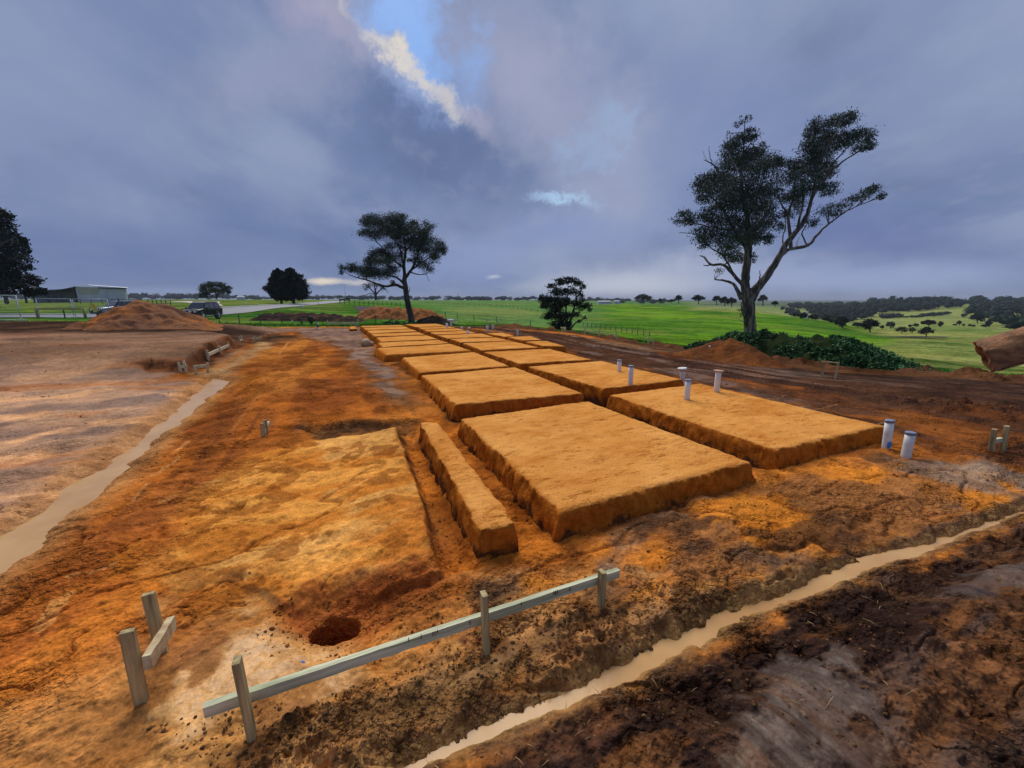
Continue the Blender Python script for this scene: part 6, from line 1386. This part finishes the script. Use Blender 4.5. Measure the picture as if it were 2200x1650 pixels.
p = up(651, 1421, 0); mb = MB(); mb.ico((0, 0, 0), .009, 1, (1.3, .8, .5), .3); o = mb.build('plastic_scrap', simple('blue_plastic', lin((70, 110, 200)), lin((110, 150, 220)), 10, .4)); o.location = (p.x, p.y, gz(p.x, p.y) + .012); tag(o, 'tiny blue plastic scrap in the pale mud behind the long rail', 'scrap')
p = atY(1525, 744.5, 13.3); mb = MB(); mb.ico((0, 0, 0), .033, 2, (1, 1, 1), .02); o = mb.build('white_disc', M['pvc'], smooth=True); o.location = p; tag(o, 'small round white plastic disc lying on the rust orange heap', 'disc')
# grass blades along the near rim of the paddock
pts = []
for k in range(14000):
    u = random.uniform(-200, 2400); Yv = float(np.interp(u, EU, EY)); Yy = Yv + .2 + abs(random.gauss(0, 1)) * 2.2
    if 1500 < u < 1960: continue
    x = (u - 1100) / (F * 1.018) * Yy; pts.append((x, Yy))
pts = np.array(pts); zg = G(pts[:, 0], pts[:, 1]); V, Fq = leaves(np.stack([pts[:, 0], pts[:, 1], zg + .04], 1), .2, .22, -1.2)
M['grassblade'] = leafmat('grass_blade', lin((50, 96, 34)), lin((72, 124, 42)), lin((104, 150, 60)))
o = mesh_np('grass', V, Fq, M['grassblade']); tag(o, 'rough green grass growing along the edge of the bare earth', 'grass', kind='stuff')
# ------------------------------------------------------------------ haze
HAZE = .00016
if HAZE:
    mb = MB(); mb.box((0, 4690, 5), (30000, 9480, 130)); 
    hm, nt, b = newmat('haze_air'); nt.nodes.remove(b); pv = N(nt, 'ShaderNodeVolumePrincipled'); pv.inputs['Density'].default_value = HAZE
    pv.inputs['Color'].default_value = (.62, .70, .86, 1); nt.links.new(pv.outputs[0], nt.nodes['Material Output'].inputs['Volume'])
    o = mb.build('haze', hm); tag(o, 'thin blue air in front of the far country', 'haze', kind='stuff')
# ------------------------------------------------------------------ world
EXPO = 1.2
wd = bpy.data.worlds.new('World'); S.world = wd; wd.use_nodes = True; nt = wd.node_tree; bg = nt.nodes['Background']
sun_az, sun_el = math.radians(-18), math.radians(50)
sky = N(nt, 'ShaderNodeTexSky'); sky.sky_type = 'NISHITA'; sky.sun_disc = False; sky.sun_elevation = sun_el; sky.sun_rotation = sun_az
tc = N(nt, 'ShaderNodeTexCoord'); D = tc.outputs['Generated']
sx = N(nt, 'ShaderNodeSeparateXYZ'); nt.links.new(D, sx.inputs[0])
def mth(op, a, b=None, c=None, clamp=False):
    m = N(nt, 'ShaderNodeMath'); m.operation = op; m.use_clamp = clamp
    for i, x in enumerate((a, b, c)):
        if x is None: continue
        if isinstance(x, (int, float)): m.inputs[i].default_value = x
        else: nt.links.new(x, m.inputs[i])
    return m.outputs[0]
yy = mth('MAXIMUM', sx.outputs['Y'], .02); ea = mth('DIVIDE', sx.outputs['X'], yy); ee = mth('DIVIDE', sx.outputs['Z'], yy)
zz_ = mth('MAXIMUM', mth('ABSOLUTE', sx.outputs['Z']), .0); zz_ = mth('ADD', zz_, .30)
cx_ = mth('DIVIDE', sx.outputs['X'], zz_); cy_ = mth('DIVIDE', sx.outputs['Y'], zz_)
cmb = N(nt, 'ShaderNodeCombineXYZ'); nt.links.new(cx_, cmb.inputs[0]); nt.links.new(cy_, cmb.inputs[1])
mp = N(nt, 'ShaderNodeMapping'); mp.inputs['Scale'].default_value = (1.5, 1.1, 1); mp.inputs['Rotation'].default_value = (0, 0, math.radians(25)); mp.inputs['Location'].default_value = (3.1, 1.7, 0)
nt.links.new(cmb.outputs[0], mp.inputs['Vector'])
def wnoise(sc, det, rough=.55, vec=None, dist=0):
    n = N(nt, 'ShaderNodeTexNoise'); n.inputs['Scale'].default_value = sc; n.inputs['Detail'].default_value = det; n.inputs['Roughness'].default_value = rough; n.inputs['Distortion'].default_value = dist
    nt.links.new(vec or mp.outputs[0], n.inputs['Vector']); return n
def mrange(x, a, b, c=0, d=1, smooth=True):
    m = N(nt, 'ShaderNodeMapRange'); m.interpolation_type = 'SMOOTHSTEP' if smooth else 'LINEAR'
    m.inputs[1].default_value = a; m.inputs[2].default_value = b; m.inputs[3].default_value = c; m.inputs[4].default_value = d; nt.links.new(x, m.inputs[0]); return m.outputs[0]
K = 1 / 2 ** EXPO
def sc_(c): return tuple(x * K for x in lin(c))
n1 = wnoise(.55, 5, .5); n2 = wnoise(1.15, 9, .55, dist=.15); n3 = wnoise(5, 6, .6)
base = mix(nt, sc_((110, 128, 168)), sc_((138, 152, 186)), mrange(n1.outputs['Fac'], .35, .65))
base = mix(nt, base, sc_((152, 164, 194)), mth('MULTIPLY', mrange(n2.outputs['Fac'], .46, .68), .75))
base = mix(nt, base, sc_((86, 100, 140)), mth('MULTIPLY', mrange(n2.outputs['Fac'], .48, .30), .4))
base = mix(nt, base, sc_((150, 158, 182)), mth('MULTIPLY', mrange(n3.outputs['Fac'], .5, .7), .25))
# warped plane coordinates for individual cloud features
def pa(u, v): r = ray(u, v); return r[0] / r[1], r[2] / r[1]
wn = wnoise(3.2, 10, .68, vec=D); wn2 = N(nt, 'ShaderNodeVectorMath'); wn2.operation = 'SUBTRACT'; nt.links.new(wn.outputs['Color'], wn2.inputs[0]); wn2.inputs[1].default_value = (.5, .5, .5)
ws = N(nt, 'ShaderNodeSeparateXYZ'); nt.links.new(wn2.outputs[0], ws.inputs[0])
def feature(u, v, su, sv, rot, col, amt, warp=.5, edge=(1.0, .0), base=None, usesky=False):
    a0, e0_ = pa(u, v); sa = su / F; se = sv / F
    A_ = mth('ADD', ea, mth('MULTIPLY', ws.outputs['X'], warp)); E_ = mth('ADD', ee, mth('MULTIPLY', ws.outputs['Y'], warp))
    A_ = mth('SUBTRACT', A_, a0); E_ = mth('SUBTRACT', E_, e0_)
    cr, sr_ = math.cos(math.radians(rot)), math.sin(math.radians(rot))
    P1 = mth('DIVIDE', mth('ADD', mth('MULTIPLY', A_, cr), mth('MULTIPLY', E_, sr_)), sa)
    P2 = mth('DIVIDE', mth('SUBTRACT', mth('MULTIPLY', E_, cr), mth('MULTIPLY', A_, sr_)), se)
    d = mth('SQRT', mth('ADD', mth('MULTIPLY', P1, P1), mth('MULTIPLY', P2, P2)))
    m = mth('MULTIPLY', mrange(d, edge[0], edge[1]), amt)
    return mix(nt, base, col, m)
c = base
c = feature(250, 560, 900, 190, 4, sc_((98, 118, 164)), .75, .3, base=c)
c = feature(200, 150, 700, 300, 10, sc_((128, 144, 182)), .5, .3, base=c)
c = feature(620, 120, 330, 130, 30, sc_((156, 160, 188)), .55, .5, base=c)
c = feature(1900, 500, 420, 90, -8, sc_((100, 116, 164)), .8, .25, base=c)
c = feature(1560, 330, 500, 240, -20, sc_((122, 138, 182)), .6, .3, base=c)
c = feature(1150, 180, 480, 190, -50, sc_((166, 170, 196)), .75, .5, base=c)
c = feature(1750, 605, 560, 45, 0, sc_((158, 170, 206)), .85, .12, base=c)
c = feature(1950, 585, 420, 50, 0, sc_((150, 166, 206)), .7, .12, base=c)
c = feature(1400, 575, 330, 60, 6, sc_((178, 186, 208)), .85, .2, base=c)
c = feature(1330, 615, 300, 44, 2, sc_((204, 210, 222)), .8, .1, base=c)
c = feature(1000, 560, 240, 70, 5, sc_((140, 158, 202)), .6, .2, base=c)
c = feature(300, 628, 900, 18, 0, sc_((140, 158, 198)), .7, .05, base=c)
c = feature(1270, 340, 80, 52, 40, sc_((150, 180, 216)), .5, .6, base=c)
c = feature(1205, 436, 120, 22, 7, sc_((172, 204, 236)), .9, .4, base=c)
c = feature(1230, 490, 330, 50, 6, sc_((124, 144, 194)), .5, .25, base=c)
skyc = N(nt, 'ShaderNodeVectorMath'); skyc.operation = 'SCALE'; skyc.inputs['Scale'].default_value = .06; nt.links.new(sky.outputs[0], skyc.inputs[0])
blue = mix(nt, skyc.outputs[0], sc_((112, 168, 240)), .8)
c = feature(905, 50, 95, 150, 24, blue, .9, .7, (1.5, .2), base=c)
c = feature(690, 40, 150, 60, -28, sc_((172, 168, 194)), .8, .3, base=c)
c = feature(735, 18, 60, 22, -35, sc_((214, 208, 206)), .85, .4, base=c)
c = feature(800, 90, 260, 70, -40, sc_((160, 162, 186)), .6, .5, base=c)
c = feature(856, 108, 60, 30, -36, sc_((224, 216, 206)), .95, .5, (1.3, .1), base=c)
c = feature(925, 148, 40, 26, -30, sc_((214, 208, 204)), .9, .5, (1.3, .1), base=c)
c = feature(965, 205, 60, 38, -50, sc_((206, 200, 200)), .85, .55, (1.3, .1), base=c)
c = feature(1030, 265, 80, 40, -50, sc_((170, 170, 194)), .7, .3, base=c)
c = feature(700, 604, 55, 9, 0, sc_((238, 226, 204)), .95, .05, (1.1, .2), base=c)
c = feature(770, 606, 60, 10, 0, sc_((214, 208, 204)), .8, .05, base=c)
c = feature(1060, 590, 22, 6, 0, sc_((200, 206, 220)), .7, .05, base=c)
nt.links.new(c, bg.inputs['Color']); bg.inputs['Strength'].default_value = 1.0
# ------------------------------------------------------------------ sun
sl = bpy.data.lights.new('sun', 'SUN'); sl.energy = 1.5; sl.angle = math.radians(42); sl.color = (1, .93, .82)
so = bpy.data.objects.new('sun', sl); COL.objects.link(so)
dv = Vector((math.sin(sun_az) * math.cos(sun_el), math.cos(sun_az) * math.cos(sun_el), math.sin(sun_el)))
so.rotation_euler = dv.to_track_quat('Z', 'Y').to_euler()
# ------------------------------------------------------------------ camera and render settings
cam = bpy.data.cameras.new('camera'); co = bpy.data.objects.new('camera', cam); COL.objects.link(co)
co.location = (0, 0, H); co.rotation_euler = (math.pi / 2 - P, 0, 0)
cam.sensor_width = 36; cam.lens = 36 * F / 2200; cam.clip_start = .05; cam.clip_end = 20000
S.camera = co
S.view_settings.view_transform = 'Standard'; S.view_settings.look = 'None'; S.view_settings.exposure = EXPO; S.view_settings.gamma = 1
S.cycles.use_denoising = True; S.cycles.max_bounces = 6; S.cycles.volume_bounces = 0
